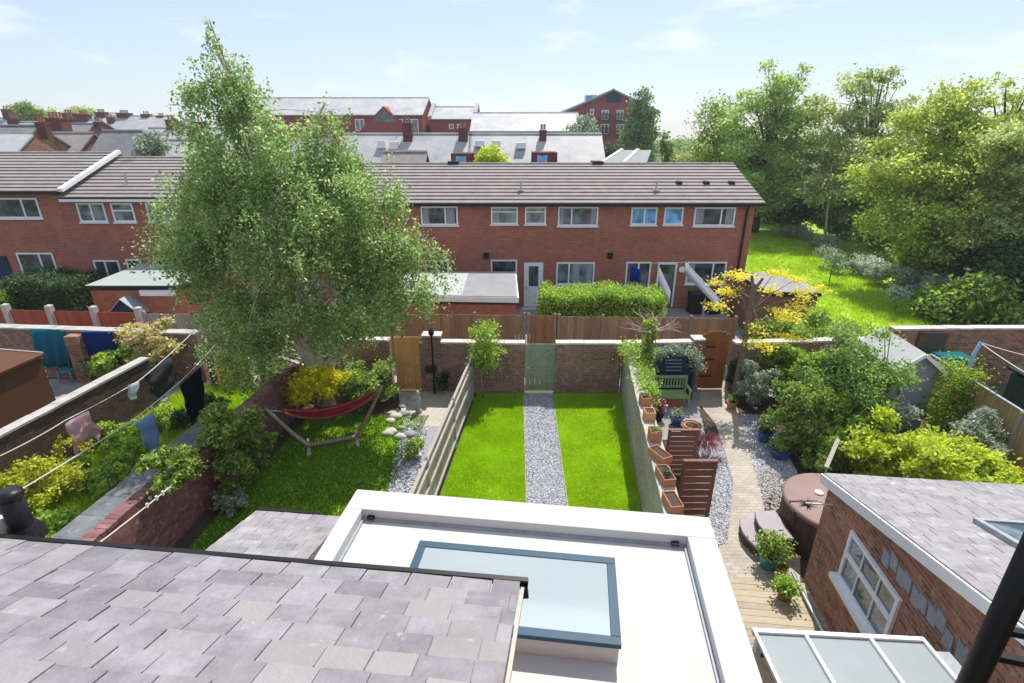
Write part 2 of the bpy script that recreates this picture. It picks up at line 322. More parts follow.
# ---- numpy meshes for leaves, grass, chippings
def npmesh(name,verts,nper,mat,parent=None,tri=False):
    me=bpy.data.meshes.new(name); N=len(verts)//nper
    o0=origin(parent) if parent else Vector((0,0,0))
    if parent is None:
        lo=verts.min(0); hi=verts.max(0); o0=Vector((float(lo[0]+hi[0])/2,float(lo[1]+hi[1])/2,float(lo[2])))
    verts=verts-np.array(o0)
    me.vertices.add(len(verts)); me.vertices.foreach_set('co',verts.astype(np.float32).ravel())
    me.loops.add(len(verts)); me.loops.foreach_set('vertex_index',np.arange(len(verts),dtype=np.int32))
    me.polygons.add(N); me.polygons.foreach_set('loop_start',np.arange(0,len(verts),nper,dtype=np.int32)); me.polygons.foreach_set('loop_total',np.full(N,nper,dtype=np.int32))
    me.update(calc_edges=True); me.materials.append(MT[mat])
    o=bpy.data.objects.new(name,me); C.objects.link(o)
    if parent: o.parent=parent
    else: o.location=o0
    return o
def unit(a): return a/np.maximum(np.linalg.norm(a,axis=1,keepdims=True),1e-6)
def leafquads(c,size,flat=.5,asp=.55,droop=0):
    n=len(c); nrm=rng.normal(size=(n,3)); nrm[:,2]=np.abs(nrm[:,2])+flat; nrm=unit(nrm)
    t=rng.normal(size=(n,3)); t[:,2]-=droop; t=unit(t-nrm*np.sum(t*nrm,1)[:,None]); b=np.cross(nrm,t)
    s=size*rng.uniform(.65,1.35,(n,1))
    v=np.stack([c-t*s*.5,c+b*s*asp*.5-t*s*.05+nrm*s*.08,c+t*s*.5,c-b*s*asp*.5-t*s*.05+nrm*s*.08],1)
    return v.reshape(-1,3)
def clumps(blobs,nclump,shell=.35):
    B=np.array([b[:6] for b in blobs],float); wt=(B[:,3]*B[:,4]*B[:,5])**.67; wt/=wt.sum()
    i=rng.choice(len(B),nclump,p=wt); d=unit(rng.normal(size=(nclump,3))); r=1-np.abs(rng.normal(size=(nclump,1)))*shell; r=np.clip(r,.1,1.05)
    return B[i,:3]+d*r*B[i,3:6]
def foliage(name,blobs,n,size,mat,parent=None,cr=.25,per=22,shell=.35,flat=.5,asp=.6,squash=.8,droop=0):
    k=max(3,n//per); cc=clumps(blobs,k,shell); sc=rng.uniform(.5,1.4,(k,1))
    idx=rng.integers(0,k,n); off=rng.normal(size=(n,3))*cr*sc[idx]*np.array([1,1,squash])
    if droop: off[:,2]-=np.abs(rng.normal(size=n))*cr*droop
    p=cc[idx]+off; p[:,2]=np.maximum(p[:,2],.02)
    return npmesh(name,leafquads(p,size,flat,asp,droop),4,mat,parent),cc
def zc(p): return p[1]*cp+(H-p[2])*sp_
def shrub(name,label,px,pyb,wpx,ytop,mat,n=1600,size=.07,z0=0.,group=None,cat='shrub',cr=None,depth=1.,flat=.5,asp=.6,lobes=5,stems=True,per=18,shell=.3):
    b=G(px,pyb,z0); rr=wpx/2/F*zc(b); top=V(px,ytop,b.y).z; h=max(.15,top-z0); rr*=1.08
    root=thing(name,label,cat,b,group)
    bl=[(b.x,b.y,z0+h*.52,rr*.85,rr*.85*depth,h*.48)]
    for k in range(lobes):
        a=random.uniform(0,6.28); q=random.uniform(.35,.65)
        bl.append((b.x+math.cos(a)*rr*q,b.y+math.sin(a)*rr*q*depth,z0+h*random.uniform(.4,.75),rr*.42,rr*.42*depth,h*random.uniform(.22,.33)))
    crown('foliage',bl,int(n*1.5),size*1.2,mat,root,26,(.26,.46),cr or max(.04,rr*.085),26,0,.35,asp,.75,0.,.3)
    if stems:
        m=MB()
        for k in range(6):
            a=random.uniform(0,6.28); m.tube([(b.x,b.y,z0),(b.x+math.cos(a)*rr*.25,b.y+math.sin(a)*rr*.25,z0+h*.35),(b.x+math.cos(a)*rr*.55,b.y+math.sin(a)*rr*.55,z0+h*.7)],[.022*min(1,h),.014,.006],5)
        obj('stem',m,'bark',root)
    return root
def bil(q,u,v):
    q=[np.array(p) for p in q]; u=u[:,None]; v=v[:,None]
    return (1-v)*((1-u)*q[0]+u*q[1])+v*((1-u)*q[3]+u*q[2])
def blades(name,quad,n,h,wd,mat,parent=None,hv=.4,clump=0):
    p=bil(quad,rng.random(n),rng.random(n))
    if clump:
        k=n//clump; c=bil(quad,rng.random(k),rng.random(k)); p=c[rng.integers(0,k,n)]+rng.normal(size=(n,3))*np.array([.12,.12,0])
    a=rng.uniform(0,2*np.pi,n); d=np.stack([np.cos(a),np.sin(a),np.zeros(n)],1)*wd
    hh=h*rng.uniform(1-hv,1+hv,n); ln=rng.normal(size=(n,3))*h*.35; ln[:,2]=hh
    v=np.stack([p-d,p+d,p+ln],1).reshape(-1,3)
    return npmesh(name,v,3,mat,parent)
def chips(name,quads,n,s,mat):
    vs=[]
    per=n//len(quads)
    for q in quads:
        p=bil(q,rng.random(per),rng.random(per)); p[:,2]+=rng.uniform(.004,.02,per)
        vs.append(leafquads(p,s,1.6,.75))
    return npmesh(name,np.concatenate(vs),4,mat)
def crown(name,blobs,n,size,mat,parent,subs=60,subr=(.16,.34),cr=.25,per=40,droop=.0,flat=.3,asp=.6,squash=.7,strand=0.,sub_shell=.45):
    # limbs' ends carry tufts, tufts carry clumps, clumps carry leaves: leaves gaps and an uneven outline
    B_=np.array([b[:6] for b in blobs],float); wt=(B_[:,3]*B_[:,4]*B_[:,5])**.6; wt/=wt.sum()
    i=rng.choice(len(B_),subs,p=wt); d=unit(rng.normal(size=(subs,3))); r=np.clip(1-np.abs(rng.normal(size=(subs,1)))*sub_shell,.05,1.)
    sc=B_[i,:3]+d*r*B_[i,3:6]*.92; sr=B_[i,3:6]*rng.uniform(subr[0],subr[1],(subs,1)); sr[:,2]*=squash
    sub=[tuple(sc[k])+tuple(sr[k]) for k in range(subs)]
    cc=clumps(sub,max(8,n//per),.45); k=len(cc); idx=rng.integers(0,k,n); s_=rng.uniform(.4,1.3,(k,1))
    if strand:
        ln=rng.uniform(.25,1.,(k,1))*strand; f=rng.random((n,1)); hang=rng.normal(size=(k,3))*.22; hang[:,2]=0
        p=cc[idx]+rng.normal(size=(n,3))*cr*.55*s_[idx]; p+=hang[idx]*f*ln[idx]; p[:,2]-=(f*ln[idx])[:,0]
    else: p=cc[idx]+rng.normal(size=(n,3))*cr*s_[idx]*np.array([1,1,squash])
    return npmesh(name,leafquads(p,size,flat,asp,droop),4,mat,parent),sc
# ------------------------------------------------ structure: ground
def terrain():
    m=MB(); rs=[0,15,30,60,100,150,220,400,800,1600,3500]; n=48; m.v.append(Vector((0,0,-.06)))
    for r in rs[1:]:
        for k in range(n):
            a=2*math.pi*k/n; z=-.06-(max(0,r-150))*.018; m.v.append(Vector((r*math.sin(a),r*math.cos(a),z)))
    for k in range(n): m.f.append((0,1+(k+1)%n,1+k))
    for i in range(len(rs)-2):
        for k in range(n): m.f.append((1+i*n+k,1+i*n+(k+1)%n,1+(i+1)*n+(k+1)%n,1+(i+1)*n+k))
    m.f=[tuple(reversed(f)) if False else f for f in m.f]
    return struct(obj('ground',m,'rough'))
terrain()
def sheet(name,pts,z,mat): 
    m=MB(); m.slab([(p[0],p[1],z) for p in pts],.03); return struct(obj(name,m,mat))
def on(X,Y,along): # garden frame: point from base line
    return Vector((X,Y,0))+D1*along
LA=Vector((-1.35,15.3,0)); # fence between hammock garden and lawn (far end)
def lineX(p,Y): return p.x+(Y-p.y)*D1.x/D1.y
LF=Vector((-1.26,15.4,0)); RW=Vector((3.74,15.6,0)); WA=Vector((-6.55,16.2,0)); WB=Vector((-10.75,16.6,0)); RO=Vector((13.0,16.5,0))
def gq(pl,pr,y0,y1,z,ox0=0,ox1=0): return [(lineX(pl,y0)+ox0,y0,z),(lineX(pr,y0)+ox1,y0,z),(lineX(pr,y1)+ox1,y1,z),(lineX(pl,y1)+ox0,y1,z)]
sheet('lawn_soil',gq(LF,RW,5.5,15.6,0),-.004,'soil')
lawnL=[(-2.13,6.5,0),(.30,6.5,0),(.36,15.66,0),(-1.17,15.66,0)]
lawnR=[(1.28,6.5,0),(2.66,6.5,0),(3.60,15.66,0),(1.36,15.66,0)]
sheet('lawn_left',lawnL,.02,'grassbase'); sheet('lawn_right',lawnR,.02,'grassbase')
pth=[(.33,6.5,0),(1.25,6.5,0),(1.33,15.68,0),(.39,15.68,0)]
sheet('gravel_path',pth,.012,'chipbase')
for k,(a,b) in enumerate((((.315,6.5),(.375,15.66)),((1.265,6.5),(1.345,15.66)))):
    struct(obj('path_edging',MB().beam((a[0],a[1],.02),(b[0],b[1],.02),.02,.05),'greywood'))
gl=[Vector(p)+Vector((0,0,.02)) for p in lawnL]; gr=[Vector(p)+Vector((0,0,.02)) for p in lawnR]
for nm,q,n in (('lawn_grass',gl,95000),('lawn_grass',gr,75000)):
    q=[q[0].lerp(q[3],.34),q[1].lerp(q[2],.34),q[2],q[3]]
    struct(blades(nm,q,n,.035,.007,'grass'),'stuff')
q=[Vector(p)+Vector((0,0,.012)) for p in pth]; q=[q[0].lerp(q[3],.34),q[1].lerp(q[2],.34),q[2],q[3]]
struct(chips('gravel',[q],11000,.045,'chip'),'stuff')
# hammock garden
sheet('hammock_garden_soil',gq(WA,LF,6.0,16.0,0),-.004,'soil')
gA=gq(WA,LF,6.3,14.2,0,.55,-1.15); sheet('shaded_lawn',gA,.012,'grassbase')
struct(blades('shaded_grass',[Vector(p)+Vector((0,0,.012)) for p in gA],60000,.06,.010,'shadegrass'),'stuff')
pA=[G(388,489),G(412,489),G(432,400),G(400,400)]
sheet('stone_path',[G(385,500),G(408,500),G(441,425),G(404,425)],.02,'chipbase')
sheet('concrete_path',[G(404,427),G(440,427),G(459,392),G(398,392)],.024,'stone')
struct(chips('pebbles',[[p+Vector((0,0,.02)) for p in (G(385,500),G(415,500),G(428,425),G(404,425))]],1600,.07,'chip'),'stuff')
# washing garden
sheet('washing_garden_soil',gq(WB,WA,5.5,16.6,0),-.004,'soil')
gB=gq(WB,WA,6.5,15.6,0,.2,-.9)
struct(blades('long_grass',[Vector(p) for p in gB],42000,.36,.014,'meadowgrass',clump=30),'stuff')
sheet('garden_left_ground',gq(Vector((-18,16.9,0)),WB,5,16.8,0,0,-.3),-.002,'paving')
# right garden
sheet('right_garden_soil',gq(RW,RO,3,16.3,0),-.004,'soil')
pp=[G(720,400),G(745,440),G(757,480),G(742,540),G(738,640),G(812,640),G(803,582),G(795,500),G(775,470),G(757,440),G(745,400),G(724,388),G(697,388)]
pathpts=[G(*q) for q in ((697,389),(700,405),(716,425),(725,455),(733,480),(730,500),(722,530),(716,565),(716,600),(800,600),(800,560),(785,540),(765,520),(762,490),(758,470),(750,445),(742,420),(728,389))]
sheet('brick_path',pathpts,.016,'yellowpave')
def chiparea(nm,pts,n,s=.05):
    sheet(nm+'_bed',pts,.008,'chipbase'); struct(chips(nm,[[Vector((p[0],p[1],.008)) for p in pts]],n,s,'chip'),'stuff')
chiparea('slate_chippings',[G(690,545),G(727,545),G(733,482),G(722,440),G(700,440)],5200)
chiparea('slate_chippings_right',[G(762,500),G(800,480),G(768,415),G(738,415)],3800)
struct(chips('gravel_patch',[[p+Vector((0,0,.02)) for p in (G(765,520),G(790,500),G(775,470),G(757,470))]],900,.05,'stone'),'stuff')
sheet('bench_terrace',[G(650,418),G(700,418),G(700,388),G(650,388)],.02,'paving')
sheet('flagstones_ground',[G(650,440),G(706,440),G(702,418),G(648,418)],.012,'paving')
# deck boards
dk=MB(); a0=G(735,583); b0=G(806,583)
for i in range(11):
    p=a0-D1*.145*i-E1*.2; dk.beam(p+Vector((0,0,.05)),p+E1*1.8+Vector((0,0,.05)),.137,.04)
tag(obj('deck',dk,'deck'),'beige timber deck boards below the brick path beside the white extension','deck')
# alley and terrace yard, meadow
sheet('alley',[(-20,17.1,0),(9,16.0,0),(9,18.0,0),(-20,19.0,0)],-.001,'paving')
sheet('terrace_yard',[(-30,18.9,0),(9.5,18.0,0),(12,20,0),(12,24.6,0),(-30,24.6,0)],.0,'paving')
sheet('meadow',[(9.5,16.9,0),(19,17,0),(19.5,24,0),(28,33,0),(36,44,0),(36,64,0),(12,64,0),(12,44,0),(12.3,20,0)],.01,'meadow')
struct(blades('meadow_grass',[Vector((9.5,17,0)),Vector((18.5,17,0)),Vector((24,43,0)),Vector((12,43,0))],60000,.16,.02,'meadowgrass',clump=12),'stuff')
# ------------------------------------------------ windows, doors, roofs
def window(parent,x0,x1,z0,z1,Y,split=(.5,),transom=None,mat='pane',t=.07,sill=True,frame='upvc',name='window'):
    m=MB(); y0,y1=Y-.045,Y-.002
    for a,b in (((x0,y0,z0),(x1,y1,z0+t)),((x0,y0,z1-t),(x1,y1,z1))): m.box(a,b)
    for a,b in (((x0,y0,z0+t),(x0+t,y1,z1-t)),((x1-t,y0,z0+t),(x1,y1,z1-t))): m.box(a,b)
    for s in split:
        xm=x0+(x1-x0)*s; m.box((xm-t/2,y0-.004,z0+t),(xm+t/2,y1,z1-t))
    if transom: zt=z0+(z1-z0)*transom; m.box((x0+t,y0-.008,zt-t*.45),(x1-t,y1-.004,zt+t*.45))
    f=obj(name,m,frame,parent)
    obj('pane',MB().box((x0+t*.8,Y-.022,z0+t*.8),(x1-t*.8,Y-.012,z1-t*.8)),mat,f)
    if sill: obj('sill',MB().box((x0-.05,Y-.10,z0-.06),(x1+.05,Y-.003,z0-.004)),'upvc',f)
    return f
def tiled(m,A,B,Cc,Dd,rows,t=.048):   # A,B eave left/right; Cc,Dd ridge right/left: overlapping courses
    A,B,Cc,Dd=map(Vector,(A,B,Cc,Dd)); nrm=(B-A).cross(Dd-A).normalized()
    for i in range(rows):
        f0=i/rows; f1=(i+1.12)/rows if i<rows-1 else 1
        p=[A.lerp(Dd,f0)+nrm*t*1.25,B.lerp(Cc,f0)+nrm*t*1.25,B.lerp(Cc,f1)+nrm*.002,A.lerp(Dd,f1)+nrm*.002]
        q=[A.lerp(Dd,f0)+nrm*.004,B.lerp(Cc,f0)+nrm*.004]
        m.add(p+q,[(0,1,2,3),(4,5,1,0),(0,3,4),(1,5,2)])
def slates(m,O,e,u,nn,W,Lh,w,g,th=.012,jit=.004):
    O=Vector(O); rows=int(Lh/g)+1
    for r in range(rows):
        x=-w*(.5 if r%2 else 0)-random.uniform(0,.03)
        y0=r*g; y1=min(y0+g*1.85,Lh+.05)
        while x<W:
            ww=w*random.uniform(.86,1.14); xa=max(x+.0045,0); xb=min(x+ww-.0045,W)
            x+=ww
            if xb-xa<.03: continue
            a=random.uniform(-jit,jit); b=random.uniform(-jit,jit); hh=th*random.uniform(.85,1.25); s=random.uniform(-.004,.006)
            P=lambda X,Y,Z:O+e*X+u*Y+nn*Z
            tw=random.uniform(-.003,.003)
            v=[P(xa,y0+a-s,hh+tw),P(xb,y0+b-s,hh-tw),P(xb,y1,.001),P(xa,y1,.001),P(xa,y0+a-s,hh-th*.75),P(xb,y0+b-s,hh-th*.75),P(xb,y1,-.008),P(xa,y1,-.008)]
            m.add(v,[(0,1,2,3),(4,5,1,0),(1,5,6,2),(0,3,7,4)])
# ------------------------------------------------ the terrace across the gardens
def terrace(label,x0,x1,Y,ze,zr,run,rows,pitch_back=True):
    r=thing('terraced_house',label,'house',((x0+x1)/2,Y,0))
    m=MB(); yb=Y+2*run
    m.box((x0,Y,-.05),(x1,yb,ze)); ym=Y+run
    zr2=zr-.03
    for xa,xb in ((x0,x0+.2),(x1-.2,x1)):
        m.add([(xa,Y,ze),(xb,Y,ze),(xb,yb,ze),(xa,yb,ze),(xa,ym,zr2),(xb,ym,zr2)],[(0,4,3),(1,2,5),(0,1,5,4),(2,3,4,5)])
    obj('wall',m,'redbrick',r)
    m=MB(); o=.3; tiled(m,(x0-.1,Y-o,ze),(x1+.3,Y-o,ze),(x1+.3,ym,zr),(x0-.1,ym,zr),rows)
    tiled(m,(x1+.3,yb+o,ze),(x0-.1,yb+o,ze),(x0-.1,ym,zr),(x1+.3,ym,zr),rows)
    # ridge tiles
    k=x0-.1
    while k<x1+.3:
        m.tube([(k,ym,zr-.02),(min(k+.44,x1+.3),ym,zr-.02)],.11,8); k+=.46
    rf=obj('roof',m,'tile',r)
    return r,rf
TY=24.6
r,rf=terrace('long red brick terrace with brown tiled roof right of the birch',-9.5,11.05,TY,5.03,6.45,4.0,12)
g=MB(); g.beam((-9.5,TY-.33,4.98),(11.35,TY-.33,4.98),.12,.11); obj('gutter',g,'black',r)
g=MB(); g.box((-9.5,TY-.05,4.9),(11.05,TY-.004,5.02)); obj('fascia',g,'black',r)
obj('fascia',MB().box((-5.5,TY-.08,4.93),(-1.5,TY-.052,5.03)),'upvc',r)
g=MB(); g.tube([(10.65,TY-.3,4.95),(10.68,TY-.08,4.7),(10.68,TY-.08,.1)],.05,8); obj('downpipe',g,'black',r)
for a in ((-4.15,-2.47,4.04,4.88,(.66,),None,'pane'),(-.96,.27,4.08,4.86,(),.72,'pane2'),(.59,1.55,4.08,4.86,(),.72,'pane2'),
          (2.10,3.93,4.0,4.86,(.34,),None,'pane2'),(5.43,6.62,4.05,4.84,(.52,),None,'blue_pane'),(6.94,7.81,4.06,4.84,(),None,'blue_pane'),
          (8.31,10.18,4.0,4.84,(.66,),None,'pane'),(-1.0,.24,1.65,2.42,(),None,'pane'),(2.10,3.91,1.22,2.30,(.33,),None,'pane2'),
          (5.40,6.58,1.0,2.32,(.5,),None,'pane'),(8.29,10.15,1.25,2.32,(.66,),None,'pane'),(-4.1,-3.0,1.6,2.4,(.5,),None,'pane')):
    window(r,a[0],a[1],a[2],a[3],TY,a[4],a[5],a[6])
def curtains(par,x0,x1,z0,z1,Y): # pale drapes just inside the pane
    m=MB(); n=14
    for i in range(n):
        xa=x0+(x1-x0)*i/n; xb=x0+(x1-x0)*(i+1)/n; ya=Y-.025-(.006 if i%2 else 0)
        m.add([(xa,ya,z0),(xb,Y-.025-(0 if i%2 else .006),z0),(xb,Y-.025-(0 if i%2 else .006),z1),(xa,ya,z1)],[(0,1,2,3)])
    obj('curtain',m,'whitecloth',par)
curtains(r,-2.98,-2.62,4.12,4.8,TY); curtains(r,2.9,3.2,1.35,2.2,TY); curtains(r,8.4,8.75,4.1,4.75,TY); curtains(r,2.2,2.35,4.08,4.78,TY); curtains(r,3.55,3.8,1.35,2.2,TY); curtains(r,-.88,-.6,4.16,4.6,TY); curtains(r,0.0,.19,4.16,4.6,TY); curtains(r,.67,.85,4.16,4.55,TY); curtains(r,1.3,1.47,4.16,4.55,TY); curtains(r,9.75,10.08,4.1,4.75,TY); curtains(r,3.6,3.83,4.1,4.78,TY); curtains(r,8.38,8.65,1.34,2.2,TY); curtains(r,-4.05,-3.8,4.12,4.8,TY)
# white door
d=obj('door',MB().box((.57,TY-.05,.12),(1.48,TY-.003,2.28)),'upvc',r,bevel=.01)
obj('pane',MB().box((.80,TY-.062,1.15),(1.25,TY-.052,2.12)),'pane',d)
obj('handle',MB().box((.66,TY-.1,1.0),(.70,TY-.052,1.12)),'metal',d)
obj('panel',MB().box((.80,TY-.062,.25),(1.25,TY-.052,.95)),'upvc',d)
f=MB(); f.box((6.90,TY-.05,.1),(6.98,TY-.003,2.3)); f.box((7.73,TY-.05,.1),(7.81,TY-.003,2.3)); f.box((6.98,TY-.05,2.2),(7.73,TY-.003,2.3))
d=obj('door_frame',f,'upvc',r); obj('opening',MB().box((6.98,TY-.02,.1),(7.73,TY-.004,2.2)),'pane',d)
obj('step',MB().box((.45,TY-.5,0),(1.6,TY-.06,.1)),'concrete',r); 
m=MB(); m.lathe((0,0,0),[(.13,0),(.15,.05),(.1,.08)],14); m.T=None
for v in m.v: v.x,v.y,v.z=v.x+8.05,TY-.01-v.z,v.y+1.95
obj('wall_vent',m,'upvc',r)
for x in (4.6,-1.2):
    obj('wall_vent',MB().box((x-.12,TY-.12,2.5),(x+.12,TY-.003,2.75)),'black',r)
# roof fittings
def onroof(x,f,h=0): return Vector((x,TY-.3+4.3*f,5.03+1.42*f+h))
for px,x in ((521,.42),(663,6.7)):
    m=MB(); p=onroof(x,.28,.04); m.tube([p,p+Vector((0,0,.42))],.045,8); m.tube([p+Vector((0,0,.36)),p+Vector((0,0,.46))],.075,8); v=obj('flue',m,'metal',rf)
    m=MB(); m.box((p.x-.14,p.y-.16,p.z-.02),(p.x+.14,p.y+.12,p.z+.035)); obj('flashing',m,'lead',v)
for x in (8.0,9.9+.2,11.05-.25-1.9+.2+.5):
    pass
for x in (8.05,9.35,10.55):
    m=MB(); p=onroof(x-.1,.45,.03); m.add([p+Vector(q) for q in ((-.14,-.14,0),(.14,-.14,0),(.14,.14,.05),(-.14,.14,.05),(-.11,-.1,.13),(.11,-.1,.13),(.11,.1,.15),(-.11,.1,.15))],[(4,5,6,7),(0,1,5,4),(1,2,6,5),(2,3,7,6),(3,0,4,7)])
    obj('tile_vent',m,'black',rf)
for x in (-3.0,4.4,-8.0+.0):
    obj('ridge_vent',MB().box((x-.28,TY+3.85,6.47),(x+.28,TY+4.15,6.60)),'black',rf)
# left blocks of the terrace
rl,rfl=terrace('leftmost red brick terrace block with higher brown tiled roof',-34,-20.45,TY,5.55,6.98,4.0,12)
YL=TY
obj('verge_board',MB().beam((-20.0,YL-.35,5.62),(-20.0,YL+4.0,7.06),.2,.16),'upvc',rl)
obj('gutter',MB().beam((-34,YL-.33,5.5),(-20.1,YL-.33,5.5),.12,.1),'black',rl)
def sx(a): return a*(YL/TY)
window(rl,sx(-23.6),sx(-21.45),4.35,5.25,YL,(.66,)); window(rl,sx(-23.25),sx(-21.55),1.6,2.75,YL,(.62,)); window(rl,-33,-31,4.3,5.2,YL)
d=obj('door',MB().box((-24.9,YL-.04,.1),(-23.75,YL-.003,2.6)),'navy',rl)
rm,rfm=terrace('middle red brick terrace block half hidden behind the birch',-20.44,-9.75,TY,5.28,6.75,4.0,12)
obj('fascia',MB().box((-20.2,TY-.36,5.12),(-9.8,TY-.31,5.24)),'upvc',rm)
m=MB(); m.beam((-20.2,TY-.33,5.27),(-9.8,TY-.33,5.27),.1,.05); obj('gutter',m,'black',rm)
for a in ((-19.75,-18.5,4.18,5.03,(.5,)),(-18.2,-17.2,4.18,5.03,()),(-16.6,-15.4,4.18,5.03,(.5,)),(-14,-12.4,4.18,5.03,(.5,)),(-18.2,-17.5,1.75,2.45,()),(-16.9,-16.1,1.75,2.45,())):
    window(rm,a[0],a[1],a[2],a[3],TY,a[4],.6 if a[0]==-18.2 and a[2]>4 else None,'pane2' if a[2]>4 else 'pane')
f=window(rm,-19.75,-18.55,.9,2.4,TY,(.45,),None,'pane')
m=MB(); p=Vector((-17.9,TY+1.0,5.74)); m.tube([p,p+Vector((0,0,.45))],.05,8); obj('flue',m,'metal',rfm)
m=MB(); p=Vector((-19.2,TY+4,6.75)); m.tube([p,p+Vector((0,0,1.0))],.015,4)
for k in range(6): m.beam(p+Vector((-.3,0,.5+.09*k)),p+Vector((.3,0,.45+.09*k)),.015)
m.tube([p+Vector((0,-.5,.9)),p+Vector((0,.4,.9))],.012,4); obj('aerial',m,'metal',rfm)
# ------------------------------------------------ flat roofed outhouses in the terrace yards
def outhouse(label,pts,ztop,wallmat,roofmat,fmat,zb=0,th=.12,ins=.12):
    c=sum((Vector((p[0],p[1],0)) for p in pts),Vector())/len(pts)
    r=thing('outhouse',label,'outhouse',c)
    ip=[Vector((p[0],p[1],0)).lerp(c,ins/2) for p in pts]
    m=MB(); m.slab([(p.x,p.y,ztop-th*1.8) for p in ip],ztop-th*1.8-zb); obj('wall',m,wallmat,r)
    m=MB(); m.slab([(p[0],p[1],ztop-.03) for p in pts],th); obj('fascia',m,fmat,r)
    m=MB(); m.slab([(p[0],p[1],ztop) for p in [Vector((q[0],q[1],0)).lerp(c,.02) for q in pts]],.028); obj('roof',m,roofmat,r)
    return r
o1=outhouse('brick outhouse with pale grey flat roof and white fascia before the terrace',[(-4.6,19.3),(.26,19.06),(.18,22.9),(-4.6,22.9)],2.3,'redbrick','feltdark','upvc',th=.2,ins=.1)
obj('roof_patch',MB().box((-4.4,19.3,2.302),(-1.9,22.7,2.306)),'feltpale',o1)
o2=outhouse('brick outhouse with green grey felt roof left of the birch',[(-16.8,20.06),(-13.2,20.06),(-12.6,20.9),(-12.6,23.6),(-16.95,23.64)],2.45,'orangebrick','feltgreen','black')
obj('panel',MB().box((-14.7,20.05+.05,2.02),(-13.3,20.2,2.26)),'upvc',o2)
o3=outhouse('dark brown outhouse with grey roof beside the meadow',[(10.1,20.1),(12.1,19.9),(12.3,21.5),(11.2,23.2),(9.9,23.2)],2.2,'brownpaint','feltdark','black')
# small blue gabled hutch on left yard wall
m=MB(); a=V(124,312,19.6); m.add([a+Vector(q) for q in ((-.55,0,-.4),(.55,0,-.4),(.55,0,0),(0,0,.5),(-.55,0,0),(-.55,.9,-.4),(.55,.9,-.4),(.55,.9,0),(0,.9,.5),(-.55,.9,0))],[(0,1,2,3,4),(9,8,7,6,5),(0,5,6,1),(1,6,7,2),(0,4,9,5)])
hr=thing('dog_kennel','small dark blue gabled kennel in front of the left outhouse','kennel',(a.x,a.y,0))
m.box((a.x-.5,a.y+.02,0),(a.x+.5,a.y+.88,a.z-.4)); obj('body',m,'navy',hr)
m=MB(); m.slab([a+Vector((-.65,-.06,-.08)),a+Vector((0,-.06,.55)),a+Vector((0,.95,.55)),a+Vector((-.65,.95,-.08))],.05); m.slab([a+Vector((0,-.06,.55)),a+Vector((.65,-.06,-.08)),a+Vector((.65,.95,-.08)),a+Vector((0,.95,.55))],.05); obj('roof',m,'lead',hr)
# hedges
def hedge(label,x0,x1,y0,y1,h,mat,n,size=.06):
    r=thing('hedge',label,'hedge',((x0+x1)/2,(y0+y1)/2,0)); v=[]
    A=2*(y1-y0)*h+2*(x1-x0)*h+(x1-x0)*(y1-y0)
    fs=rng.random(n)
    p=np.stack([rng.uniform(x0,x1,n),rng.uniform(y0,y1,n),rng.uniform(.05,h,n)],1)
    k=n//2; p[:k,2]=h+rng.normal(size=k)*.06+.08*np.sin(p[:k,0]*2.1)+.05*np.sin(p[:k,0]*5.3); q=n//4; p[k:k+q,1]=y0+rng.normal(size=q)*.05
    p[k+q:k+q+q//3,0]=x0+rng.normal(size=q//3)*.05; p[k+q+q//3:k+q+2*(q//3),0]=x1+rng.normal(size=q//3)*.05
    p+=rng.normal(size=p.shape)*.05; p[:k,2]+=np.abs(rng.normal(size=k))*.10; npmesh('foliage',leafquads(p,size*1.35,.3,.5,-.6),4,mat,r)
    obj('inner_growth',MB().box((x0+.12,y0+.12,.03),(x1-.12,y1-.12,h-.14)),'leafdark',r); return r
hedge('bright green clipped hedge behind the fence, under the terrace windows',1.2,6.0,20.0,21.6,1.85,'leafbright',26000,.085)
hedge('tall dark clipped hedge below the leftmost terrace window',-21.4,-18.2,21.0,23.2,2.1,'leafdark',16000,.085)
hedge('sunlit green hedge at the left edge of the photo',-24.5,-20.6,20.2,21.4,1.75,'leafmid',15000,.085)
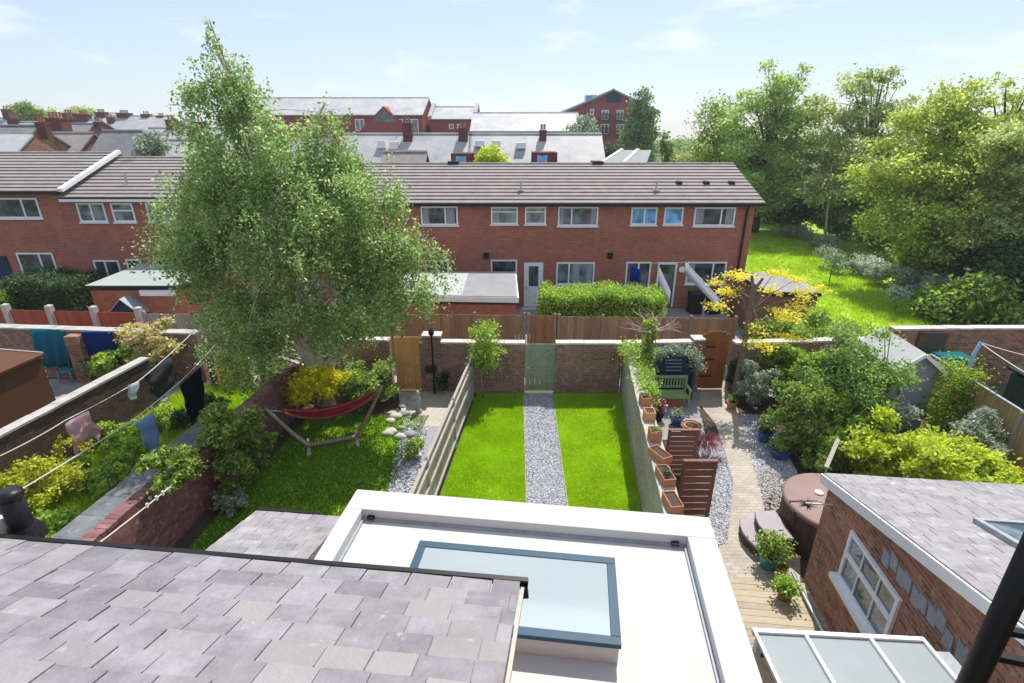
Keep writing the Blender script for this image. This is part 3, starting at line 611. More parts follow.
# ------------------------------------------------ fences and walls
def fence(label,pts,z0,z1,bmat,pmat,sp=1.85,bw=.12,rail=False,posth=.08,pw=.1,side=1,cap=None,name='fence',post_every=True,thin=.018):
    pts=[Vector(p) for p in pts]; c=(pts[0]+pts[-1])/2
    r=thing(name,label,'fence',c)
    for a,b in zip(pts[:-1],pts[1:]):
        L_=(b-a).length; d=(b-a)/L_; n=Vector((-d.y,d.x,0))*side; k=max(1,round(L_/sp)); s=L_/k
        for i in range(k):
            p=a+d*s*i; q=a+d*s*(i+1); m=MB(); j=pw/2+.01
            while j<s-pw/2-.02:
                e=min(j+bw-.008,s-pw/2); zt=z1+random.uniform(-.015,.015); off=n*random.uniform(-.006,.006)
                m.beam(p+d*(j+e)/2+off+Vector((0,0,z0)),p+d*(j+e)/2+off+Vector((0,0,zt)),thin,e-j,up=d); j+=bw
            pn=obj('panel',m,bmat,r)
            if rail:
                m=MB()
                for zz in (z0+.2,(z0+z1)/2+.05,z1-.18): m.beam(p-n*.04+Vector((0,0,zz)),q-n*.04+Vector((0,0,zz)),.045,.075)
                obj('rail',m,pmat,pn)
            if cap: obj('cap_rail',MB().beam(p+Vector((0,0,z1+.03)),q+Vector((0,0,z1+.03)),.07,.03),cap,pn)
        for i in range(k+1):
            p=a+d*s*i; m=MB(); m.beam(p+Vector((0,0,0)),p+Vector((0,0,z1+posth)),pw,pw,up=d); 
            m.add([p+Vector((x*pw*.5,y*pw*.5,z1+posth)) for x,y in ((-1,-1),(1,-1),(1,1),(-1,1))]+[p+Vector((0,0,z1+posth+.05))],[(0,1,4),(1,2,4),(2,3,4),(3,0,4)])
            obj('post',m,pmat,r)
    return r
fence('brown close board fence behind the alley, left part with pointed posts',[(-8.6,18.35,0),(.45,18.1,0)],.05,1.92,'fence','post',1.75)
fence('orange brown fence section behind the green gate',[(.6,18.08,0),(1.55,18.05,0)],.05,1.9,'fence2','post',1.0)
fence('long brown close board fence below the bright hedge',[(1.7,18.05,0),(8.0,17.85,0)],.05,1.88,'fence','post',1.8)
fence('terracotta panel fence with leaning white concrete posts',[(-20.9,19.2,0),(-13.9,18.7,0)],.2,1.8,'terrafence','concrete',1.75,bw=.1,posth=.2,pw=.2)
fence('pale woven fence section beside the cream shrub',[(-13.7,18.68,0),(-8.8,18.4,0)],.2,1.78,'greywood','greywood',2.4,bw=.06)
def gwall(label,a,b,h,t,mat,cmat,cw=None,ch=.06,name='garden_wall',piers=(),z0=-.05,capwidth=None,seg=.45):
    a=Vector((a[0],a[1],0)); b=Vector((b[0],b[1],0)); r=thing(name,label,'wall',(a+b)/2)
    m=MB(); m.beam(a+Vector((0,0,(h+z0)/2)),b+Vector((0,0,(h+z0)/2)),t,h-z0)
    d=(b-a).normalized(); L_=(b-a).length
    for s,ph,pw in piers:
        p=a+d*s; m.beam(p-d*pw/2+Vector((0,0,ph/2)),p+d*pw/2+Vector((0,0,ph/2)),t+.1,ph)
    obj('wall',m,mat,r)
    m=MB(); cw=cw or t+.06; s=0
    while s<L_-.02:
        e=min(s+seg*random.uniform(.9,1.1),L_); hz=h+ch/2+random.uniform(-.006,.006)+.002; o=Vector((d.y,-d.x,0))*random.uniform(-.008,.008)
        m.beam(a+d*(s+.004)+o+Vector((0,0,hz)),a+d*(e-.004)+o+Vector((0,0,hz)),cw,ch); s=e
    for s,ph,pw in piers:
        p=a+d*s; m.beam(p-d*(pw/2+.04)+Vector((0,0,ph+.03)),p+d*(pw/2+.04)+Vector((0,0,ph+.03)),t+.18,.06)
    obj('coping',m,cmat,r); return r
gwall('old brick back wall left of the grey green gate with taller pier',(-3.0,15.95),(.42,15.83),1.74,.23,'wallbrick','palecop',piers=((.42,1.98,.55),))
gwall('old brick back wall between grey green gate and the climber',(1.40,15.83),(3.55,15.83),1.74,.23,'wallbrick','palecop')
gwall('brick back wall behind the green bench',(3.62,15.83),(6.15,15.95),1.74,.23,'wallbrick','palecop',piers=((2.4,1.85,.3),))
gwall('brick back wall right of the arched gate under shrubs',(7.2,15.95),(12.6,16.3),1.7,.23,'wallbrick','palecop')
gwall('brick back wall of the hammock garden behind the birch',(-8.55,16.35),(-4.0,16.1),1.74,.23,'wallbrick','palecop')
gwall('pale coped brick wall behind the blue door and washing',(-18.5,17.35),(-10.6,16.7),1.75,.25,'wallbrick','coping',cw=.36)
gwall('long dark brick wall with pink coping beyond the grey shed',(12.7,16.6),(19.5,16.7),1.95,.25,'oldbrick','palecop')
gwall('dividing brick wall with flower troughs right of the lawn',(RW.x,15.68),(lineX(RW,6.3),6.3),1.72,.28,'palewall','stone',cw=.34)
# wall between hammock garden and washing garden: tall, broad bluish coping
a=Vector((lineX(WA,16.3),16.3,0)); b=Vector((lineX(WA,5.6)+.15,5.6,0))
gwall('tall pinkish brick wall with broad grey coping left of the hammock',G(158,485,1.5)+D1*6.6-E1*.14,G(91,543,1.5)-D1*1.5-E1*.14,1.42,.26,'pinkbrick','pinkcop',cw=.27,ch=.08,seg=.115)
qa,qb=G(158,485,1.5)+D1*3.2-E1*.32,G(91,543,1.5)-D1*1.5-E1*.32
rp=MB(); n_=round((qa-qb).length/.6)
for k in range(n_):
    c0=qb.lerp(qa,k/n_); c1=qb.lerp(qa,(k+.985)/n_); rp.slab([Vector((p.x,p.y,1.36)) for p in (c0-E1*.68,c0,c1,c1-E1*.68)],1.4)
tag(obj('raised_path',rp,'dappledslab'),'raised grey slab path running along the pink brick wall','path')
gwall('long dark brick wall with grey coping beside the brown shed',G(105,380,1.8)+D1*1.6-E1*.12,G(0,433,1.8)-D1*3.2-E1*.12,1.72,.24,'darkbrick','coping',cw=.3,seg=.6)
# brown board screen and yellow slatted gate behind the washing
fence('dull brown board screen behind the navy cloth on the line',[(-10.3,16.45,0),(-8.95,16.3,0)],.05,1.72,'brownpaint','darkbark',.9,posth=.0)
def gate(label,px0,px1,pyb,pyt,mat,boards=6,brace=True,Y=None,cat='gate',arch=0,gap=.006,frame=True,hinge=None,tilt=0):
    a=G(px0,pyb,.06); b=G(px1,pyb,.06)
    if Y: a=V(px0,pyb,Y); b=V(px1,pyb,Y); a.z=b.z=.06
    h=V((px0+px1)/2,pyt,a.y).z; r=thing('gate',label,cat,((a.x+b.x)/2,a.y,0)); w_=b.x-a.x; bw=w_/boards
    m=MB()
    for i in range(boards):
        f=(i+.5)/boards*2-1; zt=h-arch*(1-math.sqrt(max(0,1-f*f)))
        m.box((a.x+i*bw+gap/2,a.y,.06),(a.x+(i+1)*bw-gap/2,a.y+.022,zt))
    obj('board',m,mat,r)
    m=MB(); zt=h-arch*.75
    if frame:
        for zz in (.25,h*.5,zt-.14): m.box((a.x+.02,a.y-.03,zz-.05),(b.x-.02,a.y-.002,zz+.05))
        if not arch:
            for xx in (a.x+.05,b.x-.05): m.box((xx-.045,a.y-.033,.08),(xx+.045,a.y-.0025,h-.02))
    if brace: 
        m.beam((a.x+.08,a.y-.018,h*.5+.05),(b.x-.08,a.y-.018,zt-.2),.025,.09,up=(0,0,1)); m.beam((b.x-.08,a.y-.018,.3),(a.x+.08,a.y-.018,h*.5-.05),.025,.09)
    obj('brace',m,mat,r)
    obj('latch',MB().box((a.x+.06,a.y-.06,h*.52),(a.x+.16,a.y-.034,h*.52+.04)),'metal',r)
    return r,a,b,h
gate('orange ledged timber gate in shade beyond the hammock',398,427,389,337,'gateorange',7)
gate('weathered grey green timber gate at the end of the gravel path',525,554,392,344,'gategreen',6,Y=15.78)
r,a,b,h=gate('varnished arched timber gate beside the green bench',695.5,722,388,331,'gatewood',6,brace=False,arch=.22)
m=MB()
for zz in (.5,1.1,1.55): m.box((a.x+.02,a.y-.045,zz),(a.x+.45,a.y-.032,zz+.05))
obj('hinge',m,'black',r)
r,a,b,h=gate('yellow slatted gate under the birch',221,249,391,350,'yellowwood',7,gap=.05)
# grey lawn fence (weathered, rails face the lawn)
A=Vector((lineX(LF,15.2),15.2,0)); B=Vector((lineX(LF,7.0),7.0,0))
fence('weathered grey timber fence left of the bright lawn',[A,B],.06,1.47,'greywood','greywood',2.6,bw=.11,rail=True,side=-1,posth=.06,cap='greywood')
# right tan fence
fence('tan board fence with grey cap rail at the right edge',[(12.85,14.9,0),(12.35,9.6,0)],.05,1.72,'tanwood','greywood',1.8,rail=False,cap='lead',posth=.02)
# ------------------------------------------------ our own house: slate roof below the camera
e=E1; up0=-D1; s=R(20)
u=(up0*math.cos(s)+Vector((0,0,math.sin(s)))).normalized(); nn=e.cross(u).normalized()
if nn.z<0: nn=-nn
EV=G(520,584.5,5.5)
hs=thing('house','near house whose purple grey slate roof fills the bottom left','house',(EV.x-3.5,EV.y-1.5,0))
W=7.2; O=EV-e*W
m=MB(); slates(m,O,e,u,nn,W,3.4,.262,.162,.016,.004)
rf=obj('roof',m,'slate',hs)
m=MB(); m.slab([O+e*.01-nn*.012,EV-e*.01-nn*.012,EV-e*.01+u*3.4-nn*.012,O+e*.01+u*3.4-nn*.012],-nn*.08); obj('underlay',m,'oak',rf)
m=MB(); wl=[EV-D1*.12-e*.06,EV-D1*3.1-e*.06,O-D1*3.1,O-D1*.12]
bot=[Vector((p.x,p.y,0)) for p in wl]; top=[wl[0]-Vector((0,0,.14)),wl[1]+Vector((0,0,.96)),wl[2]+Vector((0,0,.96)),wl[3]-Vector((0,0,.14))]
m.add(bot+top,[(0,1,5,4),(1,2,6,5),(2,3,7,6),(3,0,4,7)]); obj('wall',m,'orangebrick',hs)
m=MB(); m.beam(O+D1*.04-Vector((0,0,.015)),EV+D1*.04+e*.05-Vector((0,0,.015)),.034,.045); m.beam(EV+D1*.03+e*.02-Vector((0,0,.03)),EV+D1*.03+e*.03-Vector((0,0,.13)),.05,.04); obj('gutter',m,'black',rf)
m=MB(); p=EV+e*.035; q=p+u*3.3; m.beam(p-nn*.03-e*.018,q-nn*.03-e*.018,.022,.03); obj('verge_mortar',m,'stone',rf)
# small repairs on the slates
m=MB()
for (x,y) in ((20,572),(70,553),(140,551),(80,640),(275,607)):
    pp_=WP(x,y,(0,0),(1,0)) if False else None
obj('slate_clip',MB().beam(O+e*2.2+u*.5+nn*.02,O+e*2.24+u*.62+nn*.012,.05,.008,up=tuple(nn)),'lead',rf)
# pale patched slate at the left
m=MB(); q=O+e*2.3+u*.25+nn*.017; 
# vent pipe on the left edge (black)
c=G(24,530,5.42); vp=thing('vent_pipe','black capped flue pipe rising past the slate roof, left edge','pipe',c)
d=(V(14,489,c.y)-c)
m=MB(); m.tube([c-Vector((0,0,1.0)),c+Vector((0,0,.02)),c+Vector((-.0,0,.34))],[.075,.075,.072],18); m.tube([c+Vector((0,0,.30)),c+Vector((0,0,.345))],.083,18); obj('pipe',m,'black',vp,True)
m=MB(); m.lathe(c,[(.12,-.08),(.12,-.02),(.085,.05)],18); obj('collar',m,'black',vp); m=MB(); m.tube([c+Vector((-.13,0,-.3)),c+Vector((-.13,0,.12))],.03,8); obj('side_pipe',m,'rope',vp)
# ------------------------------------------------ low slate lean-to beside the extension
zl=2.75
p0=G(252,510,zl+.05); 
ll=G(258,511,2.8); rr_=G(338,517,2.8)
us=(-D1*math.cos(R(14))+Vector((0,0,math.sin(R(14))))).normalized(); n2=e.cross(us).normalized()
if n2.z<0: n2=-n2
lw=thing('lean_to','small pale slate lean-to roof left of the white extension','lean-to',(-3.3,5.8,0))
m=MB(); OO=G(256,511,2.72); OO=OO-e*.0; slates(m,OO,e,us,n2,1.42,3.0,.25,.17,.011); lr=obj('roof',m,'slate2',lw)
m=MB(); m.slab([OO-n2*.012,OO+e*1.42-n2*.012,OO+e*1.42+us*3.0-n2*.012,OO+us*3.0-n2*.012],-n2*.07); obj('underlay',m,'oak',lr)
m=MB(); q=[OO-D1*.08+e*.05,OO-D1*.08+e*1.42,OO-D1*2.9+e*1.42,OO-D1*2.9+e*.05]; tp=[q[0]-Vector((0,0,.1)),q[1]-Vector((0,0,.1)),q[2]+Vector((0,0,.6)),q[3]+Vector((0,0,.6))]
m.add([Vector((p.x,p.y,0)) for p in q]+tp,[(0,1,5,4),(1,2,6,5),(2,3,7,6),(3,0,4,7)]); obj('wall',m,'orangebrick',lw)
m=MB(); m.beam(OO+D1*.05-Vector((0,0,.01)),OO+D1*.05+e*1.0-Vector((0,0,.01)),.05,.04); obj('gutter',m,'black',lr)
# ------------------------------------------------ white extension
FL=G(357,489,3.15); FR=G(709,517,3.15)
ex=thing('extension','white rendered flat roof extension with raised parapet and rooflight','extension',((FL.x+FR.x)/2,4,0))
XD=(FR-FL).normalized(); YD=Vector((-XD.y,XD.x,0)); WX=(FR-FL).length; LY=5.2
def xp(x,y,z): return FL+XD*x-YD*y+Vector((0,0,z-3.15))
def xbox(m,x0,x1,y0,y1,z0,z1):
    m.add([xp(x0,y1,z0),xp(x1,y1,z0),xp(x1,y0,z0),xp(x0,y0,z0),xp(x0,y1,z1),xp(x1,y1,z1),xp(x1,y0,z1),xp(x0,y0,z1)],[(0,3,2,1),(4,5,6,7),(0,1,5,4),(1,2,6,5),(2,3,7,6),(3,0,4,7)])
def inv(P): d=P-FL; return (d.dot(XD),-d.dot(YD))
i1=inv(G(361,508,3.15)); i2=inv(G(685,537,3.15)); i3=inv(G(729,683,3.15)); i4=inv(G(330,568,3.15))
pl=(i1[0]+i4[0])/2; pf=(i1[1]+i2[1])/2; pr=WX-(i2[0]+i3[0])/2
m=MB()
xbox(m,0,WX,0,pf,-.05,3.15); xbox(m,0,pl,pf,LY,-.05,3.15); xbox(m,WX-pr,WX,pf,LY,-.05,3.15)
obj('wall',m,'render',ex,bevel=.012)
# roof deck with opening under the rooflight
s1=inv(G(419.5,541,3.28)); s2=inv(G(612,556,3.28)); s3=inv(G(625,646,3.28))
sx0,sx1=s1[0],(s2[0]+s3[0])/2; sy0,sy1=(s1[1]+s2[1])/2,s3[1]
print('skylight',sx0,sx1,sy0,sy1,'parapet',pl,pf,pr,WX)
zt=2.98; o=.09
m=MB(); xbox(m,pl,sx0+o,pf,LY,zt-.2,zt); xbox(m,sx1-o,WX-pr,pf,LY,zt-.2,zt); xbox(m,sx0+o,sx1-o,pf,sy0+o,zt-.2,zt); xbox(m,sx0+o,sx1-o,sy1-o,LY,zt-.2,zt)
obj('flat_roof',m,'membrane',ex)

m=MB(); w_=.035
xbox(m,pl,WX-pr,pf+.001,pf+w_,zt+.001,zt+.035); xbox(m,WX-pr-w_,WX-pr-.001,pf+w_,LY,zt+.001,zt+.035); xbox(m,pl+.001,pl+w_,pf+w_,LY,zt+.001,zt+.035); obj('roof_trim',m,'lead',ex)
for x in (pl+.08,WX-pr-.2):
    m=MB(); xbox(m,x,x+.1,pf+.002,pf+.06,zt+.036,zt+.075); obj('outlet',m,'black',ex)
sk=MB(); t=.10; zk=3.22
xbox(sk,sx0+.02,sx1-.02,sy0+.02,sy0+t,zt+.001,zk); xbox(sk,sx0+.02,sx1-.02,sy1-t,sy1-.02,zt+.001,zk); xbox(sk,sx0+.02,sx0+t,sy0+t,sy1-t,zt+.001,zk); xbox(sk,sx1-t,sx1-.02,sy0+t,sy1-t,zt+.001,zk)
rl_=obj('rooflight',sk,'membrane',ex)
m=MB(); t=.105
xbox(m,sx0,sx1,sy0,sy0+t,zk+.001,zk+.06); xbox(m,sx0,sx1,sy1-t,sy1,zk+.001,zk+.06); xbox(m,sx0,sx0+t,sy0+t,sy1-t,zk+.001,zk+.06); xbox(m,sx1-t,sx1,sy0+t,sy1-t,zk+.001,zk+.06)
obj('frame',m,'bluegrey',rl_,bevel=.006)
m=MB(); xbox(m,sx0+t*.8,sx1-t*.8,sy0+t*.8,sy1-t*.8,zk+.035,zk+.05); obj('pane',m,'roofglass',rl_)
# room beneath the rooflight
m=MB(); a=.05; X0,X1,Y0,Y1=sx0-.3,sx1+.5,.35,sy1+.9
for q in ((X0,X1,Y0-a,Y0,0.1,zt-.201),(X0,X1,Y1,Y1+a,0.1,zt-.201),(X0-a,X0,Y0,Y1,0.1,zt-.201),(X1,X1+a,Y0,Y1,0.1,zt-.201)): xbox(m,*q)
obj('inner_wall',m,'interior',ex)
m=MB(); xbox(m,X0,X1,Y0,Y1,.05,.1); obj('inner_floor',m,'interior',ex)
kt=thing('kitchen_counter','pale kitchen counter and cupboards seen through the rooflight','counter',xp(1.9,1.6,.1))
m=MB(); xbox(m,X1-.75,X1-.02,Y0+.1,Y1-.1,.1,1.0); xbox(m,X1-2.0,X1-.76,Y0+1.5,Y0+2.1,.1,1.0); obj('cupboard',m,'interior',kt)
m=MB(); xbox(m,X1-.78,X1-.02,Y0+.08,Y1-.08,1.001,1.04); xbox(m,X1-2.03,X1-.79,Y0+1.47,Y0+2.13,1.001,1.04); obj('worktop',m,'metal',kt)
# ------------------------------------------------ neighbour's wall (out of frame) and the black soil pipe
nw=thing('house','brick house wall carrying the black soil pipe, right of the camera','house',(4,.2,0)); obj('wall',MB().box((2.45,-2,0),(7,1.5,7.4)),'oldbrick',nw)
sp0=thing('soil_pipe','thick black soil pipe rising at the bottom right corner','pipe',(2.02,1.60,3.0))
obj('pipe',MB().tube([(2.02,1.6,2.9),(2.02,1.6,8.6)],.046,20),'black',sp0,True)
for z in (5.2,6.9,7.55): obj('joint',MB().lathe((2.02,1.6,z),[(.048,0),(.055,.01),(.055,.05),(.048,.06)],20),'black',sp0,True)
for z in (6.1,6.25): obj('bracket',MB().beam((2.07,1.6,z),(2.6,1.45,z),.03,.03),'black',sp0)
# ------------------------------------------------ right outbuilding
OF=G(803,582,0); top=G(826,472,2.5)
ob=thing('outbuilding','old brick outbuilding with slate roof and white window at lower right','outbuilding',(OF.x+1.5,OF.y-2,0))
zE=2.42; sl_=math.tan(R(15.2)); Lw=5.2; Wd=4.2
A=OF.copy(); Bq=OF-D1*Lw; Cq=Bq+E1*Wd; Dq=A+E1*Wd
m=MB(); z2=zE+Lw*sl_
m.add([A,Bq,Cq,Dq,A+Vector((0,0,zE)),Bq+Vector((0,0,z2)),Cq+Vector((0,0,z2)),Dq+Vector((0,0,zE))],[(0,1,5,4),(1,2,6,5),(2,3,7,6),(3,0,4,7)])
obj('wall',m,'oldbrick',ob)
u3=(-D1*math.cos(R(15.2))+Vector((0,0,math.sin(R(15.2))))).normalized(); n3=E1.cross(u3).normalized()
if n3.z<0: n3=-n3
OR=A+D1*.12-E1*.08+Vector((0,0,zE+.02)); m=MB(); slates(m,OR,E1,u3,n3,Wd+.2,Lw,.27,.19,.011); rf=obj('roof',m,'slate2',ob)
m=MB(); m.slab([OR-n3*.012+E1*.01,OR+E1*(Wd+.2)-n3*.012,OR+E1*(Wd+.2)+u3*Lw-n3*.012,OR+u3*Lw-n3*.012+E1*.01],-n3*.06); obj('underlay',m,'oak',rf)
m=MB(); q=OR-E1*.02-Vector((0,0,.10)); m.beam(q,q+u3*Lw,.03,.17); obj('bargeboard',m,'upvc',ob)
# window in the side wall
def owp(px,py): return WP(px,py,(A.x,A.y),(D1.x,D1.y))
c1,c2,c3,c4=owp(854.3,532.6),owp(903.5,599.4),owp(887.7,641.5),owp(836.7,581.8)
def wl_(s,z,off=0): return A-D1*s-E1*off+Vector((0,0,z))
sA=((c1-A).dot(-D1)+(c4-A).dot(-D1))/2; sB=((c2-A).dot(-D1)+(c3-A).dot(-D1))/2; zT=(c1.z+c2.z)/2; zB=(c3.z+c4.z)/2
print('outwin',sA,sB,zB,zT)
def wbox(m,s0,s1,z0,z1,o0,o1):
    m.add([wl_(s0,z0,o0),wl_(s1,z0,o0),wl_(s1,z0,o1),wl_(s0,z0,o1),wl_(s0,z1,o0),wl_(s1,z1,o0),wl_(s1,z1,o1),wl_(s0,z1,o1)],[(0,3,2,1),(4,5,6,7),(0,1,5,4),(1,2,6,5),(2,3,7,6),(3,0,4,7)])
m=MB(); t=.07
wbox(m,sA,sB,zB,zB+t,.002,.05); wbox(m,sA,sB,zT-t,zT,.002,.05); wbox(m,sA,sA+t,zB+t,zT-t,.002,.05); wbox(m,sB-t,sB,zB+t,zT-t,.002,.05)
zm=(zB+zT)/2+.05; wbox(m,sA+t,sB-t,zm-.04,zm+.04,.002,.055)
wf=obj('window',m,'upvc',ob)
for k in (1,2):
    m=MB(); sm=sA+(sB-sA)*k/3; wbox(m,sm-.012,sm+.012,zB+t,zm-.041,.025,.045); wbox(m,sm-.012,sm+.012,zm+.041,zT-t,.025,.045)
    obj('glazing_bar',m,'upvc',wf)
m=MB(); wbox(m,sA+.05,sB-.05,zB+.05,zT-.05,.010,.02); obj('pane',m,'pane2',wf)
m=MB(); wbox(m,sA-.08,sB+.08,zB-.09,zB-.003,.002,.14); obj('sill',m,'upvc',wf)
# stepped lead flashing strips down the wall
m=MB(); P0=owp(885,550); P1=owp(965,655)
a0=((P0-A).dot(-D1),P0.z); a1=((P1-A).dot(-D1),P1.z)
for k in range(11):
    f=k/10; s0=a0[0]+(a1[0]-a0[0])*f; z0=a0[1]+(a1[1]-a0[1])*f; j=random.uniform(-.06,.06); s0+=random.uniform(-.03,.03)
    m.add([wl_(s0,z0+.09+j,.012),wl_(s0+.17,z0+.07+j,.016),wl_(s0+.22,z0-.12+j,.03),wl_(s0+.06,z0-.13+j,.028),wl_(s0,z0+.09+j,.003),wl_(s0+.17,z0+.07+j,.003),wl_(s0+.22,z0-.12+j,.003),wl_(s0+.06,z0-.13+j,.003)],[(0,1,2,3),(0,3,7,4),(1,5,6,2),(3,2,6,7),(0,4,5,1)])
obj('lead_flashing',m,'lead',ob)
# rooflight in outbuilding roof
kx=2.05; ky=2.0; Q=lambda x,y,z:OR+E1*x+u3*y+n3*z
qa=None
for i in range(400):        # find where the roof plane meets the photographed corner
    pass
r_=ray(972,523); tt=((OR-Vector((0,0,H))).dot(n3))/(r_.dot(n3)); PP=Vector((0,0,H))+r_*tt; kx=(PP-OR).dot(E1); ky=(PP-OR).dot(u3)
r_=ray(1016,551); tt=((OR-Vector((0,0,H))).dot(n3))/(r_.dot(n3)); PP=Vector((0,0,H))+r_*tt; ky2=(PP-OR).dot(u3)+.35
m=MB()
def qbox(m,x0,x1,y0,y1,z0,z1): m.add([Q(x0,y0,z0),Q(x1,y0,z0),Q(x1,y1,z0),Q(x0,y1,z0),Q(x0,y0,z1),Q(x1,y0,z1),Q(x1,y1,z1),Q(x0,y1,z1)],[(0,3,2,1),(4,5,6,7),(0,1,5,4),(1,2,6,5),(2,3,7,6),(3,0,4,7)])
kw=.8
qbox(m,kx,kx+.08,ky,ky2,.0,.09); qbox(m,kx+kw-.08,kx+kw,ky,ky2,.0,.09); qbox(m,kx+.08,kx+kw-.08,ky,ky+.08,.0,.09); qbox(m,kx+.08,kx+kw-.08,ky2-.08,ky2,.0,.09)
kf=obj('rooflight',m,'lead',ob,bevel=.006); m=MB(); qbox(m,kx+.07,kx+kw-.07,ky+.07,ky2-.07,.04,.06); obj('pane',m,'pane2',kf)
# downpipe along wall foot, wall bracket, small plant on roof corner
m=MB(); m.tube([A+D1*.1-E1*.18+Vector((0,0,.12)),A-D1*1.6-E1*.18+Vector((0,0,.16))],.035,8); obj('waste_pipe',m,'metal',ob)
m=MB(); q=wl_(.25,2.05,.0); m.beam(q,q-E1*.45,.02); m.beam(q+Vector((0,0,-.12)),q-E1*.2+D1*.1,.015); obj('bracket',m,'rope',ob)
hb=thing('hanging_plant','dark spiky plant hanging from the outbuilding corner bracket','plant',q-E1*.4)
cc=np.array(q-E1*.42+Vector((0,0,-.05))); n=60; dd=unit(rng.normal(size=(n,3))); 
v=[]
for k in range(n):
    dv=Vector(dd[k]); dv.z=abs(dv.z)*.6; dv.normalize(); sd_=dv.cross(Vector((0,0,1))).normalized()*.012; b_=Vector(cc); ln=random.uniform(.12,.22)
    v+= [b_-sd_,b_+sd_,b_+dv*ln-Vector((0,0,.02))]
npmesh('leaf_tuft',np.array([tuple(x) for x in v]),3,'darkleaf',hb)
# ------------------------------------------------ polycarbonate lean-to at the bottom right
gz=2.6
ga=G(755,634,gz); gb=G(924,643,gz)
cv=thing('glazed_canopy','pale translucent panel canopy with white bars, bottom right','canopy',(ga+gb)/2*1)
cv.location.z=0
GE=(gb-ga).normalized(); GD=Vector((GE.y,-GE.x,0)); slp=.10
W_=(gb-ga).length; bars=[0,(G(805,636,gz)-ga).length,(G(870,640,gz)-ga).length,W_]
m=MB(); m.slab([ga,gb,gb+GD*2.2+Vector((0,0,2.2*slp)),ga+GD*2.2+Vector((0,0,2.2*slp))],.025); obj('panel',m,'poly',cv)
for x in bars:
    p=ga+GE*x+Vector((0,0,.02)); obj('glazing_bar',MB().beam(p,p+GD*2.2+Vector((0,0,2.2*slp)),.036,.04),'upvc',cv)
obj('eaves_beam',MB().beam(ga-GD*.03-GE*.02,gb-GD*.03+GE*.02,.05,.07),'upvc',cv)
for x in (.05,W_-.05): 
    p=ga+GE*x+GD*.03; obj('post',MB().beam((p.x,p.y,0),(p.x,p.y,gz-.05),.07),'upvc',cv)
tag(obj('lead_gutter',MB().beam(gb+GE*.12+GD*.1+Vector((0,0,-.02)),gb+GE*.12+GD*2.2+Vector((0,0,.2)),.2,.03),'lead'),'dull lead gutter between canopy and brick outbuilding wall','gutter')
# ------------------------------------------------ hot tub and steps
tc_=Vector((6.78,9.0,0)); TR=1.0
tb=thing('hot_tub','round brown hot tub with pinkish cover beside the outbuilding','hot tub',tc_)
m=MB(); n=40
for k in range(n):
    a=2*math.pi*k/n; b_=2*math.pi*(k+.94)/n; p=tc_+Vector((math.cos(a),math.sin(a),0))*TR; q=tc_+Vector((math.cos(b_),math.sin(b_),0))*TR
    m.slab([p+Vector((0,0,.85)),q+Vector((0,0,.85)),q*1+Vector((0,0,.85))-(q-tc_)*.03,p+Vector((0,0,.85))-(p-tc_)*.03],.84)
obj('skirt',m,'tubbrown',tb)
m=MB(); m.lathe(tc_,[(TR-.06,.0),(TR-.06,.84),(.01,.84)],40); obj('shell',m,'black',tb)
m=MB(); m.lathe(tc_,[(TR+.02,.86),(TR+.03,.93),(TR-.03,.965),(.02,.99)],40); obj('cover',m,'tublid',tb,True)
m=MB(); m.beam(tc_-Vector((TR,0,0))+Vector((0,0,.975)),tc_+Vector((TR-.0,0,.975)),.03,.012); 
for a in (2.6,3.4,4.3): p=tc_+Vector((math.cos(a),math.sin(a),0))*(TR+.035); m.beam(p+Vector((0,0,.93)),p+Vector((0,0,.6)),.04,.01,up=(math.cos(a),math.sin(a),0))
obj('strap',m,'black',tb)
m=MB(); m.lathe(tc_+Vector((-.25,.25,.98)),[(.09,0),(.09,.03),(.05,.045)],14); obj('valve_cap',m,'rope',tb)
st=thing('tub_steps','two grey topped steps up to the hot tub','steps',G(765,545))
for k,(px,py,z,wd) in enumerate(((757,532,.28,.42),(773,524,.5,.42))):
    c=G(px,py,z); pts=[Vector((c.x-.2,c.y-.42,z)),Vector((c.x+.24,c.y-.42,z)),Vector((c.x+.24,c.y+.42,z)),Vector((c.x-.2,c.y+.42,z)),Vector((c.x-.27,c.y+.2,z)),Vector((c.x-.3,c.y,z)),Vector((c.x-.27,c.y-.2,z))]
    obj('tread',MB().slab(pts,.06),'tread',st,bevel=.01); obj('riser',MB().slab([c.lerp(p,.94)-Vector((0,0,.061)) for p in pts],z-.08),'tubbrown',st)
# ------------------------------------------------ pots and potted plants
def pot(label,px,py,rad,h,mat,leaf=None,lh=.3,lw=.3,n=500,size=.07,name='potted_plant',cat='plant pot',z0=.02,grp=None,flat=.5):
    c=G(px,py,z0) if not isinstance(px,Vector) else px
    r=thing(name,label,cat,c,grp); m=MB(); m.lathe(c,[(rad*.7,0),(rad*.95,h*.8),(rad*1.06,h*.82),(rad*1.06,h),(rad*.9,h),(rad*.88,h*.88),(.005,h*.86)],20); obj('pot',m,mat,r,False)
    m=MB(); m.lathe(c,[(rad*.87,h*.87),(.01,h*.9)],16); obj('compost',m,'soil',r)
    if leaf: foliage('foliage',[(c.x,c.y,c.z+h+lh*.4,lw*.8,lw*.8,lh*.5)],n,size,leaf,r,lw*.25,14,.5,flat)
    return r
pot('green shrub in a teal glazed pot beside the deck',768,566,.22,.34,'tealglaze','leafmid',.45,.36,1500,.07)
pot('small terracotta pot on the path by the hot tub',780,574,.12,.2,'terracotta','leafmid',.12,.12,160,.06)
pot('leafy plant in a purple striped pot on the deck',783,600,.13,.22,'brownpaint','leafbright',.3,.26,600,.07)
pot('navy glazed pot with pale leaves below the bench',676,424,.2,.28,'blueglaze','leafgrey',.2,.22,350,.06)
